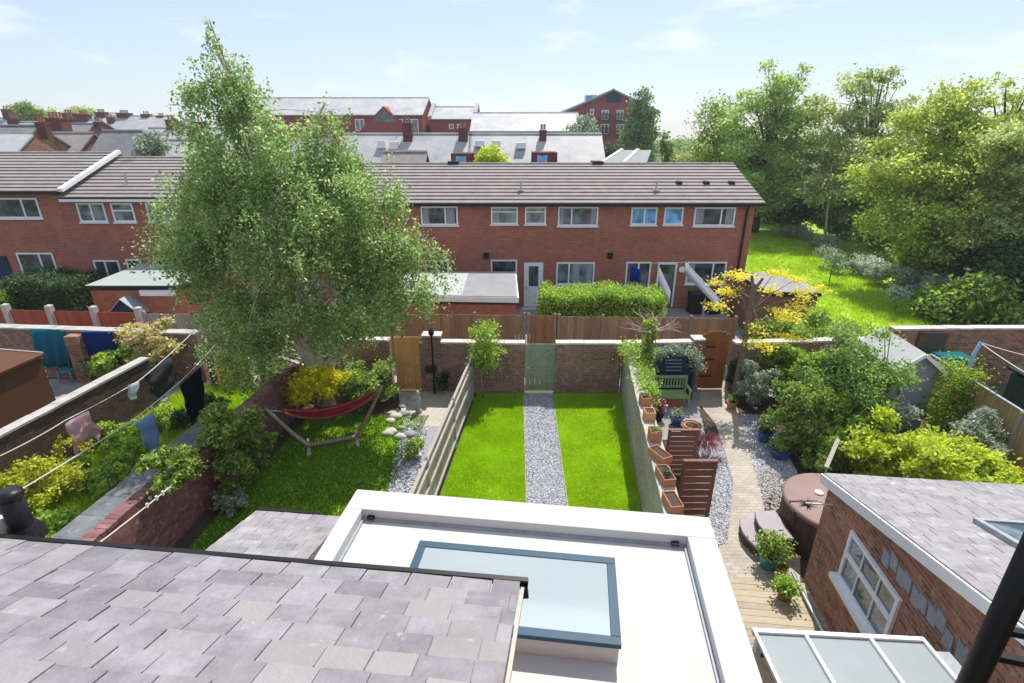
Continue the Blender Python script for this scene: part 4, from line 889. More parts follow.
pot('wide empty terracotta bowl near the purple grass',691,430,.26,.2,'terracotta')
pot('blue glazed pot standing on slate chippings',764,440,.2,.28,'blueglaze','leafdark',.3,.25,400,.07)
pot('wide royal blue pot under the dark green shrub',779,457,.26,.26,'blueglaze','leafmid',.35,.32,500,.07)
pot('dark pot with red leaved plant left of the bench',658,420,.15,.22,'black','purple',.55,.2,420,.09)
pot('orange terracotta pot at the foot of the grey leaved bush',731,408,.16,.24,'terracotta','leafmid',.15,.15,200,.06)
# troughs on dividing wall
def trough(label,Y,w,l,h,mat,leaf=None,rz=0):
    x=lineX(RW,Y); c=Vector((x,Y,1.785)); r=thing('flower_trough',label,'flower pot',c,'terracotta pots on the dividing wall')
    T=Matrix.Translation(c)@Matrix.Rotation(rz,4,'Z'); m=MB(); m.T=T; t=.02
    m.box((-w/2,-l/2,0),(w/2,l/2,.02)); 
    for q in (((-w/2,-l/2,.02),(w/2,-l/2+t,h)),((-w/2,l/2-t,.02),(w/2,l/2,h)),((-w/2,-l/2+t,.02),(-w/2+t,l/2-t,h)),((w/2-t,-l/2+t,.02),(w/2,l/2-t,h))): m.box(*q)
    obj('trough',m,mat,r,bevel=.004); m=MB(); m.T=T; m.box((-w/2+t,-l/2+t,.02),(w/2-t,l/2-t,h-.03)); obj('compost',m,'soil',r)
    if leaf: foliage('foliage',[(c.x,c.y,c.z+h+.03,w*.4,l*.4,.06)],90,.05,leaf,r,.04,10)
for i,a in enumerate(((7.85,.24,.45,.17,'terracotta',None,.1,'terracotta trough on the wall nearest the white extension'),(8.65,.24,.5,.17,'terracotta','leafdark',.1,'second nearest terracotta trough on the dividing wall'),(9.35,.24,.48,.17,'terracotta',None,.45,'terracotta trough set askew on the dividing wall'),
     (10.1,.24,.3,.24,'terracotta','leafmid',0,'square terracotta pot with green plant on the dividing wall'),(11.0,.24,.28,.22,'gateorange',None,0,'orange square pot on the dividing wall'),(11.75,.24,.34,.22,'terracotta','leafmid',0,'farthest terracotta pot on the wall, touching the climber'))):
    trough(a[7],a[0],a[1],a[2],a[3],a[4],a[5],a[6])
# climber over the dividing wall
r=thing('climber','bright green climber spilling over the dividing wall end','climbing plant',(3.4,14,0))
foliage('foliage',[(lineX(RW,y)+random.uniform(-.1,.2),y,1.75+random.uniform(-.1,.12),.3,.4,.26) for y in (12.5,13.0,13.5,14,14.4,14.9,15.3)]+[(lineX(RW,13.2)+.3,13.2,1.2,.22,.8,.5)],3800,.08,'leafbright',r,.09,18)
# brown slatted screens
def screen(label,px,pyb,pyt,wpx,lean=0):
    c=G(px,pyb,0); w=wpx/F*zc(c); h=V(px,pyt,c.y).z; r=thing('slatted_screen',label,'garden screen',c,'brown slatted screens beside the dividing wall'); m=MB(); n=9
    for i in range(n): 
        z0=.04+(h-.04)*i/n; z1=.04+(h-.04)*(i+1)/n-.022; m.box((c.x-w/2+.02,c.y-.02,z0),(c.x+w/2-.02,c.y,z1))
    obj('slat',m,'brownpaint',r); m=MB()
    for s in (-1,1): m.box((c.x+s*w/2-.03,c.y-.025,0),(c.x+s*w/2+.03,c.y+.04,h+.02))
    obj('post',m,'brownpaint',r)
    m=MB(); m.box((c.x-w/2-.03,c.y-.04,h+.021),(c.x+w/2+.03,c.y+.05,h+.045)); obj('cap',m,'brownpaint',r)
screen('farther brown slatted screen behind the terracotta troughs',678,474,431,27); screen('nearer brown slatted screen nearest the white extension',691,522,462,30)
# purple grass
c=G(704,455); r=thing('cordyline','pinkish purple arching cordyline between screens and path','plant',c); v=[]
for k in range(170):
    a=random.uniform(0,6.28); L_=random.uniform(.35,.6); b_=Vector((c.x,c.y,.15)); m1=b_+Vector((math.cos(a)*L_*.45,math.sin(a)*L_*.45,L_*.8)); e_=b_+Vector((math.cos(a)*L_,math.sin(a)*L_,L_*random.uniform(.1,.7))); sd_=Vector((-math.sin(a),math.cos(a),0))*.014
    v+=[b_-sd_,b_+sd_,m1+sd_,m1-sd_, m1-sd_,m1+sd_,e_+sd_*.1,e_-sd_*.1]
npmesh('leaf_tuft',np.array([tuple(x) for x in v]),4,'purple',r)
# ------------------------------------------------ bench and arbour
bc=G(672,409); 
bn=thing('garden_bench','sage green slatted timber bench in front of the navy arbour','bench',(bc.x,bc.y,0)); bx,by=bc.x-.05,bc.y+.05; bw=1.12
for s in (-1,1):
    obj('leg',MB().box((bx+s*bw/2-.03,by-.03,.0),(bx+s*bw/2+.03,by+.03,.62)),'benchgreen',bn)
    obj('leg',MB().box((bx+s*bw/2-.03,by+.44,.0),(bx+s*bw/2+.03,by+.5,.92)),'benchgreen',bn)
    obj('armrest',MB().box((bx+s*bw/2-.045,by-.07,.621),(bx+s*bw/2+.045,by+.44,.65)),'benchgreen',bn)
m=MB()
for i in range(5): m.box((bx-bw/2+.03,by-.05+.095*i,.42),(bx+bw/2-.03,by+.035+.095*i,.445))
m.box((bx-bw/2+.031,by-.03,.34),(bx+bw/2-.031,by-.005,.419)); obj('seat',m,'benchgreen',bn)
m=MB(); m.box((bx-bw/2+.03,by+.445,.84),(bx+bw/2-.03,by+.49,.92)); m.box((bx-bw/2+.03,by+.445,.50),(bx+bw/2-.03,by+.49,.56))
for i in range(11): x=bx-bw/2+.09+i*(bw-.18)/10; m.box((x-.022,by+.455,.561),(x+.022,by+.48,.839))
obj('backrest',m,'benchgreen',bn)
tag(obj('brick_stack',MB().box((bx-.5,by+.05,.02),(bx+.4,by+.35,.30)),'orangebrick'),'low stack of red bricks under the green bench','bricks')
ar=thing('arbour','navy arched timber arbour behind the green bench','arbour',(bx+.1,by+.8,0)); ay=by+.62
m=MB(); n=12; w0=.68
pts=[(bx+.12-w0,ay,.02),(bx+.12+w0,ay,.02)]+[(bx+.12+w0*math.cos(math.pi*k/n),ay,1.15+.5*math.sin(math.pi*k/n)) for k in range(n+1)]
m.slab(list(reversed(pts)),Vector((0,.05,0))); obj('back_panel',m,'navy',ar)
for s in (-1,1): obj('post',MB().box((bx+.12+s*w0-.04,ay-.10,.02),(bx+.12+s*w0+.04,ay-.003,1.2)),'navy',ar)
m=MB()
for k in range(4): z=1.02+.12*k; m.box((bx-.1,ay-.02,z),(bx+.4,ay-.003,z+.025))
obj('shelf',m,'lead',ar)
r=thing('climber','grey leaved climber with pale tufts over the navy arbour','climbing plant',(bx,ay,0))
foliage('foliage',[(bx+.12+.78*math.cos(math.pi*k/10),ay-.02,1.22+.52*math.sin(math.pi*k/10),.22,.16,.18) for k in range(11)],2600,.07,'leafgrey',r,.08,16)
# ivy stump with bare pale branches
def branchy(m,p,d,r,L_,lev,spread=.6,up=.3,leaves=None):
    n=3; pts=[p]; rs=[r]; q=p.copy(); dd=d.copy()
    for i in range(n):
        dd=(dd+Vector((random.gauss(0,.18),random.gauss(0,.18),random.gauss(0,.12)))).normalized(); q=q+dd*L_/n; pts.append(q.copy()); rs.append(r*(1-.45*(i+1)/n))
    m.tube(pts,rs,6 if r>.02 else 4)
    if leaves is not None and lev<=1: leaves.append((q.x,q.y,q.z))
    if lev>0:
        for k in range(3 if lev>1 else 2):
            nd=(dd+Vector((random.gauss(0,spread),random.gauss(0,spread),random.gauss(up,.3)))).normalized(); i=random.choice((1,2,3)); branchy(m,pts[i],nd,rs[i]*.65,L_*.7,lev-1,spread,up,leaves)
b=Vector((4.08,14.6,0)); iv=thing('ivy_tree','pollarded tree stump wrapped in ivy with bare pinkish branches','tree',b)
m=MB(); m.tube([b,b+Vector((0,-.0,1.2)),b+Vector((.03,0,2.7))],[.12,.10,.09],8); obj('trunk',m,'bark',iv)
m=MB(); tp=b+Vector((.03,0,2.6))
for k in range(9):
    a=k*.7+random.uniform(-.2,.2); branchy(m,tp,Vector((math.cos(a)*.9,math.sin(a)*.9,random.uniform(.1,.7))).normalized(),.032,.55,2,.5,.1)
obj('branch',m,'pinkbark',iv)
foliage('ivy',[(b.x,b.y,z,.19,.19,.25) for z in np.arange(.4,2.9,.22)],4200,.08,'leafbright',iv,.05,20)
# yellow tree: bare forked trunk, tiered yellow boughs
b=Vector((7.05,15.0,0)); yt=thing('yellow_tree','small tree with bare forked trunk and tiers of yellow leaves','tree',b)
tp=V(753,292,15.0); m=MB(); m.tube([b,b.lerp(tp,.5)+Vector((.04,0,0)),tp],[.10,.085,.075],10); m.tube([tp,tp+Vector((-.12,0,.5))],[.06,.045],8); m.tube([tp,tp+Vector((.22,0,.42))],[.055,.04],8); obj('trunk',m,'bark',yt)
m=MB(); bl=[]
for (px,py,Yb) in ((715,282,15.4),(728,292,15.6),(716,305,14.9),(735,275,15.6),(775,272,15.5),(795,280,15.4),(805,296,15.0),(780,312,14.6),(800,308,14.8),(790,318,14.4),(760,330,14.2),(745,276,15.8),(770,290,15.6),(820,290,15.8),(762,345,14.0),(790,336,14.2)):
    p=V(px,py,Yb); bl.append((p.x,p.y,p.z,.38,.38,.13)); s0=b.lerp(tp,random.uniform(.6,.95)); m.tube([s0,s0.lerp(p,.5)+Vector((0,0,.1)),p],[.022,.014,.006],5)
obj('branch',m,'bark',yt); foliage('crown',bl,3200,.085,'leafyellow',yt,.12,14,.4,1.2,.6,.4)
# ------------------------------------------------ trees
def tree(name,label,base,h,blobs,mat,n,size,bark='bark',tr=.18,group=None,cr=.5,per=30,lean=(0,0),droop=0,nb=18,shell=.4,squash=.8,subs=0,subr=(.16,.34),strand=0.):
    base=Vector(base); r=thing(name,label,'tree',base,group)
    if subs: cro,cc=crown('crown',blobs,n,size,mat,r,subs,subr,cr,per,droop,.3,.6,squash,strand)
    else: cro,cc=foliage('crown',blobs,n,size,mat,r,cr,per,shell,.3,.65,squash,droop)
    top=base+Vector((lean[0],lean[1],h*.8)); m=MB(); mid=base.lerp(top,.5)+Vector((random.uniform(-.2,.2),random.uniform(-.2,.2),0))
    m.tube([base-Vector((0,0,.1)),base.lerp(mid,.4),mid,mid.lerp(top,.5),top],[tr*1.25,tr,tr*.72,tr*.45,tr*.15],9); obj('trunk',m,bark,r,True)
    m=MB()
    for k in range(nb):
        t=Vector(cc[rng.integers(len(cc))]); f=min(.92,max(.15,(t.z-base.z)/h*.75)); s0=base.lerp(mid,f*2) if f<.5 else mid.lerp(top,(f-.5)*2)
        q=s0.lerp(t,.5)+Vector((0,0,.12*(t-s0).length)); m.tube([s0,q,t],[tr*.32,tr*.18,max(tr*.05,.012)],5)
        for j in range(2):
            t2=Vector(cc[rng.integers(len(cc))])
            if (t2-q).length<h*.3: m.tube([q,q.lerp(t2,.5)+Vector((0,0,.1)),t2],[tr*.14,tr*.08,tr*.03],4)
    obj('branch',m,bark,r); return r
def B(px,py,Y,rpx,rz=None,dy=None):   # crown lobe at a real distance with its real radius
    p=V(px,py,Y); rr=rpx/F*zc(p); return (p.x,p.y,p.z,rr,dy or rr,(rz/F*zc(p) if rz else rr))
bY=14.2
birch=[B(215,22,bY,9,14),B(213,34,bY,12,14),B(219,44,bY,15,14),B(212,52,bY,15,12),B(224,58,bY,19,14),B(208,68,bY,16,14),B(236,70,bY,20,14),B(222,80,bY,26,16),B(250,88,bY,18,14),B(200,92,bY,20,16),B(322,104,bY+.2,14,12),B(338,116,bY+.2,18,12),B(308,122,bY+.2,16,12),B(190,120,bY,20,18),B(175,150,bY,20,18),B(365,150,bY,24,18),B(395,185,bY,22,20),B(425,235,bY,18,18),B(160,190,bY,16,20),B(232,78,bY,34,28),B(232,112,bY,54,34),B(245,130,bY,30,30),B(222,160,bY,62,45),B(215,210,bY,68,45),B(200,255,bY-.3,58,46),B(165,230,bY,22,34),B(250,300,bY-.5,62,42),
 B(322,118,bY+.2,26,24),B(325,150,bY,52,36),B(345,195,bY-.2,66,40),B(375,240,bY-.2,62,40),B(402,272,bY-.4,46,36),B(350,290,bY-.8,62,40),B(300,235,bY-1.2,72,52),
 B(275,170,bY-1,56,48),B(262,335,bY,42,24),B(330,322,bY-.3,50,20),B(380,310,bY,42,22),B(228,350,bY,28,24),B(270,352,bY+.5,34,22),B(300,366,bY+.6,24,14),B(255,366,bY+.3,30,16),B(212,345,bY+.2,18,16),B(352,345,bY+.4,30,14),B(230,322,bY,30,30),B(213,20,bY,10,18),B(420,290,bY,24,20)]
bt=tree('birch_tree','tall multi-stemmed silver birch filling the left centre',(-6.0,15.0,0),10.2,birch,'birch',135000,.085,'birchbark',.15,cr=.16,per=26,lean=(-.6,-.6),nb=90,droop=.5,subs=560,subr=(.22,.40),strand=.8,squash=.9)
m=MB()
for px,py,Y in ((318,112,14.4),(217,50,14.3),(388,220,14),(185,180,14),(255,120,14.2),(350,170,14.1),(225,120,14.3)):
    t=V(px,py,Y); b=Vector((-5.9+random.uniform(-.2,.2),14.9,0)); k1=b.lerp(t,.35)+Vector((0,0,.9)); m.tube([b,k1,k1.lerp(t,.55)+Vector((0,0,.3)),t],[.12,.09,.05,.015],8)
for k in range(0):   # thin whips sticking out of the crown
    q=random.choice(birch); p=Vector(q[:3])+Vector((random.uniform(-1,1)*q[3],random.uniform(-.6,.6)*q[4],q[5]*.7)); m.tube([p,p+Vector((random.gauss(0,.15),0,.4)),p+Vector((random.gauss(0,.3),0,.8))],[.012,.008,.003],4)
obj('stem',m,'birchbark',bt)
G4='tall trees along the right side of the meadow'
tree('tall_tree','airy green ash tree just beyond the terrace gable',(20.5,45,0),13,[B(770,85,45,26,22),B(745,115,45,30,25),B(780,120,45,42,32),B(735,150,44,34,28),B(795,160,44,48,35),B(755,190,43,40,30),B(800,80,45,16,14)],'treeA',34000,.23,'darkbark',.28,G4,cr=.42,per=45,nb=80,subs=130,subr=(.14,.32),squash=.65)
tree('tall_tree','thin crowned tree with dark bare limbs, second from the terrace',(26.5,42,0),13.5,[B(850,85,42,28,18),B(880,92,42,24,22),B(835,120,42,38,32),B(875,135,41,42,36),B(840,170,40,50,36),B(880,190,39,45,38),B(912,108,40,28,24),B(905,145,40,36,30),B(915,190,39,36,30),B(825,85,42,16,14)],'treeC',32000,.22,'darkbark',.3,G4,cr=.38,per=45,nb=110,subs=165,subr=(.14,.28),squash=.65)
tree('tall_tree','broad yellow green sycamore, largest of the meadow trees',(27,31,0),12.5,[B(960,105,30,42,26),B(930,130,30,45,34),B(905,120,30,20,16),B(1000,95,30,24,18),B(985,135,30,48,38),B(900,170,29,48,40),B(950,180,28,60,45),B(1005,185,28,50,45),B(890,215,28,40,34),B(940,230,27,55,36),B(1015,120,30,30,30)],'treeB',54000,.18,'darkbark',.35,G4,cr=.36,per=50,nb=110,subs=210,subr=(.14,.30),squash=.6)
tree('tall_tree','olive green tree at the right edge of the photo',(27.5,25.5,0),10.5,[B(1010,150,26,40,30),B(1040,170,25,60,50),B(1005,220,25,50,40),B(1050,240,24,60,45),B(985,255,25,42,32)],'treeC',28000,.17,'darkbark',.3,G4,cr=.34,per=50,nb=70,subs=110,subr=(.15,.32),squash=.6)
tree('tall_tree','low dense green tree behind the terrace roof end',(17.5,49,0),9,[B(722,120,49,24,20),B(712,145,49,22,22),B(745,150,48,26,24),B(725,165,48,34,24)],'leafmid',13000,.22,'darkbark',.25,G4,cr=.45,per=30,nb=20)
# dark undergrowth below the trees: separate big bushes
UG='dark bushes under the meadow trees'
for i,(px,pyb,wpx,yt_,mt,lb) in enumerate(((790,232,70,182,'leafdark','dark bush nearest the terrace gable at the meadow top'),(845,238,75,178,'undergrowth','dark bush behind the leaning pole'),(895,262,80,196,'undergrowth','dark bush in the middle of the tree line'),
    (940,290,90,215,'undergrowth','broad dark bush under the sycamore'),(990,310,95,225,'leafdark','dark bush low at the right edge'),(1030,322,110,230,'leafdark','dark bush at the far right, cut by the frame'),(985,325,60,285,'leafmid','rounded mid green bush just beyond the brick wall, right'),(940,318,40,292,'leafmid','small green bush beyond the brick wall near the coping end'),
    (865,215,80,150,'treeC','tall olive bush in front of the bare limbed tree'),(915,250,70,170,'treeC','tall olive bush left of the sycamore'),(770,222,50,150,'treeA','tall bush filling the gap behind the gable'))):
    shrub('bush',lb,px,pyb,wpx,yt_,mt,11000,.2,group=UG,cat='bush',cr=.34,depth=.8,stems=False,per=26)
CP='cow parsley clumps along the meadow edge'
for i,(px,pyb,wpx,yt_,lb) in enumerate(((862,276,34,256,'white flowering cow parsley clump, top of the row'),(885,286,40,262,'white cow parsley clump in the middle of the row'),(908,296,40,268,'white cow parsley clump third down the row'),(930,304,40,276,'white cow parsley clump nearest the brick wall'),(795,240,40,226,'pale flowering clump far up the meadow'),(825,250,24,236,'small pale flowering clump by the leaning pole'))):
    r=shrub('cow_parsley',lb,px,pyb,wpx,yt_,'leafgrey',1800,.11,group=CP,cat='wild flowers',stems=False,cr=.15)
    c=r.location; rr=wpx/2/F*zc(c); hh=V(px,yt_,c.y).z; foliage('flowers',[(c.x,c.y,hh*.75,rr*.8,rr*.8,hh*.28)],600,.09,'petal',r,.12,9,.3,2.)[0]['kind']='stuff'
YS='young saplings on the meadow'
for px,pyb,yt_,lb in ((829,282,252,'young sapling right of the grey outhouse roof'),(823,268,246,'slim sapling behind the nearer sapling'),(893,312,288,'small sapling near the cow parsley end'),(838,274,262,'low bush between the two saplings')):
    b=G(px,pyb); h=V(px,yt_,b.y).z; tree('sapling',lb,b,h,[(b.x,b.y,h*.75,.5,.5,h*.25)],'leafgrey',700,.12,'bark',.03,YS,cr=.16,per=14,nb=6)
# leaning pole in the meadow
b=G(824,247); t=V(832,164,b.y); tag(obj('lamp_post',MB().tube([b,t],[.09,.06],8),'metal'),'tall slim grey pole standing before the meadow trees','pole')
b=G(796,232); sg=thing('notice_sign','small pale notice on a post at the meadow edge','sign',b)
p=V(796,225,b.y); obj('post',MB().box((b.x-.03,b.y,0),(b.x+.03,b.y+.05,p.z)),'metal',sg); obj('board',MB().box((b.x-.3,b.y-.03,p.z-.25),(b.x+.3,b.y-.002,p.z+.2)),'upvc',sg)
# ------------------------------------------------ shrubs of the gardens
SH=[('shrub','grey leaved variegated bush at the foot of the forked trunk',750,408,38,358,'leafgrey',2600,.08),
('shrub','dark green rounded shrub above the blue pots',790,450,58,384,'leafmid',5200,.075),
('shrub','mid green bushy shrub beyond the rounded shrub',800,400,60,350,'leafbright',4200,.085),
('shrub','tall dark laurel left of the fruit tree by the wall',775,375,60,318,'leafmid',4500,.085),
('shrub','broad green bush over the wall below the meadow',815,355,80,312,'leafbright',5200,.09),
('shrub','dense dark bush between laurel and fruit tree',835,420,60,352,'leafdark',4200,.085),
('shrub','whitish leaved shrub in front of the grey shed',872,452,56,392,'leafgrey',3800,.085),
('shrub','leafy green perennial by the hot tub',812,474,34,452,'leafmid',1200,.1),
('shrub','bright lime bush nearest the slate roof, left',893,500,88,432,'leaflime',6500,.085),
('shrub','bright lime bush along the slate roof edge, right',955,504,100,440,'leaflime',7500,.085),
('shrub','small golden leaved plant at the fence foot, right edge',1012,500,36,470,'leafgold',700,.07),
('shrub','grey green rounded bush before the tan fence',972,468,56,414,'leafgrey',5200,.06),
('shrub','lime yellow shrub left of the vent pipe garden',38,515,76,462,'leafgold',5200,.065),
('shrub','bright yellow shrub behind the hammock',318,418,66,364,'leafyel2',3600,.085),
('shrub','glossy green shrub right of the hammock',372,402,62,362,'leafmid',4200,.08),
('shrub','cream and pink leaved shrub by the pale coping',162,384,56,308,'leafcream',4200,.09),
('shrub','light green arching shrub behind the short wall',125,385,46,346,'leafbright',2400,.10),
('shrub','silvery plant beside the blue door',97,380,26,354,'leafgrey',900,.08),
('shrub','green shrub under the white cloth on the line',118,420,44,380,'leafmid',2400,.08),
('shrub','green bush growing over the broad coping, nearer',178,489,56,450,'leafmid',3800,.075,1.3),
('shrub','large green bush with white blooms over the tall wall',232,446,62,404,'leafmid',4600,.075,1.2),
('shrub','feathery green bush in the long grass, middle',115,492,50,458,'leafbright',2600,.08),
('shrub','bright weedy bush at the slate roof edge',60,560,60,515,'leafbright',2400,.08),
('shrub','dark green plants under the birch left of the hammock',205,430,50,398,'leafdark',2600,.08),
('shrub','ferny green clump near the wall below the denim',150,470,44,440,'leafbright',1800,.08),
('shrub','pale tufted plant beside the small slate roof',232,512,30,494,'leafgrey',900,.06),
('shrub','dark leafed bush by the orange gate pier',440,392,26,362,'leafdark',1200,.08),
('shrub','small bush between fence and young tree',466,382,12,360,'leafmid',500,.07),
('shrub','weeds along the weathered grey fence foot',414,458,20,440,'leafbright',600,.06),
('shrub','leafy green bush at the foot of the pink brick wall, nearer',236,500,46,452,'leafmid',1800,.075),
('shrub','leafy green bush at the foot of the pink brick wall, farther',262,470,40,425,'leafmid',1800,.075),
('shrub','light green weeds beside the grey raised path',128,505,40,470,'leafbright',1500,.07),
('shrub','light green tall weeds under the pink shirt',88,482,44,456,'leafbright',1500,.07),
('shrub','light green weeds between the shirt and the jeans',122,452,40,418,'leafbright',1500,.07),
('shrub','tall light green weeds beyond the jeans',160,440,44,408,'leafbright',1600,.07),
('shrub','pale grassy tuft behind the yellow shrub, left edge',70,470,40,430,'leafgold',1000,.06),
('shrub','green weeds at the foot of the dark brick wall',48,470,36,440,'leafmid',1000,.07),
('shrub','fresh green shrub beside the brown stump',842,468,50,418,'leafbright',3000,.08),
('shrub','mixed green shrub before the whitish leaved shrub',858,452,50,404,'leafmid',3000,.08),
('shrub','bright green shrub filling the bed below the fruit tree',828,440,54,380,'leafbright',4200,.08),
('shrub','bright green shrub against the right back wall',768,385,50,335,'leafbright',3200,.08),
('shrub','green shrub trailing toward the hot tub',868,486,44,440,'leaflime',2600,.075),
('shrub','low green plants under the conifer',925,462,50,432,'leafmid',1600,.07),
('shrub','dark climber hugging the right back wall',735,392,24,350,'leafdark',1500,.08)]
for a in SH: shrub(a[0],a[1],a[2],a[3],a[4],a[5],a[6],int(a[7]*1.25),a[8],z0=a[9] if len(a)>9 else 0.)
# golden conifer with two lobes
b=G(960,432); r=thing('conifer','golden green conifer with two rounded tiers beside the grey shed','conifer',b)
foliage('foliage',[B(958,375,b.y,24,22),B(968,395,b.y,20,14),B(945,408,b.y-.1,26,18),B(975,412,b.y-.1,22,16),B(955,425,b.y,26,14)],9000,.07,'conifergold',r,.11,26,.3)
obj('trunk',MB().tube([b,b+Vector((0,0,1.8))],[.06,.03],7),'bark',r)
# fruit tree in right garden
b=G(862,446); tree('fruit_tree','loose leaved fruit tree in front of the grey shed roof',b,3.1,[B(842,345,b.y+.6,34,22),B(870,340,b.y+.6,26,16),B(870,372,b.y+.2,36,24),B(825,372,b.y+.6,30,26),B(900,372,b.y,24,14),B(855,400,b.y,40,20)],'leafbright2',8500,.085,'bark',.06,cr=.13,per=28,nb=22,subs=50,subr=(.25,.45))
# young tree on the lawn
b=Vector((-.93,15.35,0)); tree('young_tree','slim young tree by the back wall of the lawn',b,2.0,[B(484,333,b.y,13,14),B(485,350,b.y,17,12),B(484,362,b.y,14,8)],'leafbright',2600,.085,'post',.03,cr=.1,per=14,nb=8)
# flowers
for lb,px,py,mt,n in (('red poppies in the long grass near the denim',165,420,'redpetal',70),('dark red flowering tuft at the wall end by the birch',195,437,'redpetal',120),('white blooms in the bush over the tall wall',215,450,'petal',70)):
    c=G(px,py,.4); r=foliage('flowers',[(c.x,c.y,c.z,.45,.4,.15)],n,.07,mt,None,.14,6)[0]; tag(r,lb,'flowers'); r['kind']='stuff'
# ------------------------------------------------ hammock
A_=G(309,449); B_=G(357,440); d=(B_-A_).normalized(); hm=thing('hammock','red striped hammock slung on a curved timber stand','hammock',(A_+B_)/2)
n_=Vector((-d.y,d.x,0)); tl=V(266,409,A_.y+.2); trt=V(382,386,B_.y+.1)
obj('base_beam',MB().tube([A_+Vector((0,0,.12)),(A_+B_)/2+Vector((0,0,.10)),B_+Vector((0,0,.12))],.06,8),'post',hm)
for P,Tt in ((A_,tl),(B_,trt)):
    obj('foot',MB().beam(P-n_*.45+Vector((0,0,.04)),P+n_*.45+Vector((0,0,.04)),.09,.07),'greywood',hm)
    q=P+Vector((0,0,.12)); m=MB(); m.tube([q-(Tt-q)*.1*Vector((1,1,0)).length*0,q.lerp(Tt,.35)-Vector((0,0,.06)),q.lerp(Tt,.7)-Vector((0,0,.03)),Tt],[.055,.055,.05,.045],8); obj('arm',m,'greywood' if P is A_ else 'post',hm)
m=MB(); n=20; k=8; p0=tl.lerp(trt,.13)-Vector((0,0,.16)); p1=trt-(trt-tl)*.05-Vector((0,0,.14)); vs=[];fs=[]
for i in range(n+1):
    f=i/n; c=p0.lerp(p1,f)-Vector((0,0,.62*4*f*(1-f)*.75)); wd=.06+.26*math.sin(math.pi*f)**.5
    for j in range(k+1):
        g_=j/k*2-1; vs.append(c+n_*wd*g_+Vector((0,0,.16*abs(g_)**1.6*math.sin(math.pi*f))))
for i in range(n):
    for j in range(k): fs.append((i*(k+1)+j,(i+1)*(k+1)+j,(i+1)*(k+1)+j+1,i*(k+1)+j+1))
m.add(vs,fs); o=obj('fabric',m,'redcloth',hm,True)
m=MB(); 
for j in (1,2,7): m.tube([vs[i*(k+1)+j]+Vector((0,0,.012)) for i in range(n+1)],.03,5)
obj('stripe',m,'orangecloth',hm,True)
m=MB(); m.tube([tl-Vector((0,0,.05)),p0],.012,5); m.tube([trt-Vector((0,0,.05)),p1],.012,5); obj('rope',m,'rope',hm)
# ------------------------------------------------ washing lines
def rope(label,pts,r=.012,mat='rope',sag=.05):
    pts=[Vector(p) for p in pts]; q=[]
    for a,b in zip(pts[:-1],pts[1:]):
        for i in range(6): f=i/6; q.append(a.lerp(b,f)-Vector((0,0,sag*4*f*(1-f))))
    q.append(pts[-1]); return tag(obj('washing_line',MB().tube(q,r,5),mat),label,'washing line')
r1=(V(0,456,9.6),V(66,420,11.0),V(140,380,13.2),V(191,334,16.3)); rope('upper washing line carrying the pink shirt',r1,sag=.03)
r2=(V(-10,508,7.0),V(130,422,10.6),V(182,380,12.4),V(215,345,16.0)); rope('lower washing line carrying denim and navy cloth',r2,sag=.02)
r3=(V(90,550,6.6),V(182,477,8.8)); rope('short pegged washing line over the tall brick wall',r3,sag=.02)
for px,py,wh in ((142,510,'lowest'),(152,503,'second lowest'),(159,496,'second highest'),(170,487,'highest')):
    f=(px-90)/92; p=r3[0].lerp(r3[1],f); tag(obj('clothes_peg',MB().box((p.x-.012,p.y-.02,p.z-.06),(p.x+.012,p.y+.02,p.z+.03)),'upvc'),'%s white peg clipped on the short washing line over the brick wall'%wh,'clothes peg','pegs on the short washing line')
def garment(name,label,poly,Y0,Y1,mat,cat,fold=.11):  # poly outline px (left->right), hung between depths Y0..Y1
    xs=[p[0] for p in poly]; x0,x1=min(xs),max(xs); pts=[]
    for (x,y) in poly: f=(x-x0)/(x1-x0); pts.append(V(x,y,Y0+(Y1-Y0)*f))
    import bmesh
    bm=bmesh.new(); vv=[bm.verts.new(p) for p in pts]; bm.faces.new(vv); bmesh.ops.triangulate(bm,faces=bm.faces[:]); bmesh.ops.subdivide_edges(bm,edges=bm.edges[:],cuts=4,use_grid_fill=True)
    n=Vector((-(Y1-Y0),pts[0].x and 1.,0)).normalized(); top=max(p.z for p in pts)
    for v in bm.verts:
        a=v.co.x*22+v.co.z*4; v.co+=n*(math.sin(a)*fold*min(1,(top-v.co.z)*2+.15)+math.sin(v.co.z*9+v.co.x*5)*fold*.4)
    m=MB(); idx={v:i for i,v in enumerate(bm.verts)}; m.v=[v.co.copy() for v in bm.verts]; m.f=[tuple(idx[v] for v in f.verts) for f in bm.faces]; bm.free()
    o=obj(name,m,mat,None,True); md=o.modifiers.new('t','SOLIDIFY'); md.thickness=.006; return tag(o,label,cat)
garment('shirt','pale pink shirt hanging on the upper washing line',[(65,424),(88,411),(92,419),(102,431),(99,440),(92,434),(88,441),(77,445),(79,453),(75,454),(72,440)],10.9,11.6,'pinkcloth','shirt')
garment('jeans','light blue denim trousers hanging on the lower line',[(134,423),(153,411),(158,430),(159,440),(157,457),(153,458),(148,448),(143,442),(141,436)],10.6,11.3,'denim','trousers')
garment('cloth','small white cloth pegged on the upper line',[(127,386),(138,382),(139,387),(136,400),(130,402)],12.7,13.1,'whitecloth','cloth')
garment('cloth','charcoal grey cloth draped from the upper line',[(145,377),(171,357),(173,378),(172,388),(166,398),(157,399),(150,390)],13.3,14.8,'charcoal','cloth')
garment('cloth','dark navy cloth hanging on the lower line',[(180,386),(201,367),(203,382),(205,405),(191,422),(187,412)],12.2,13.3,'navycloth','cloth')
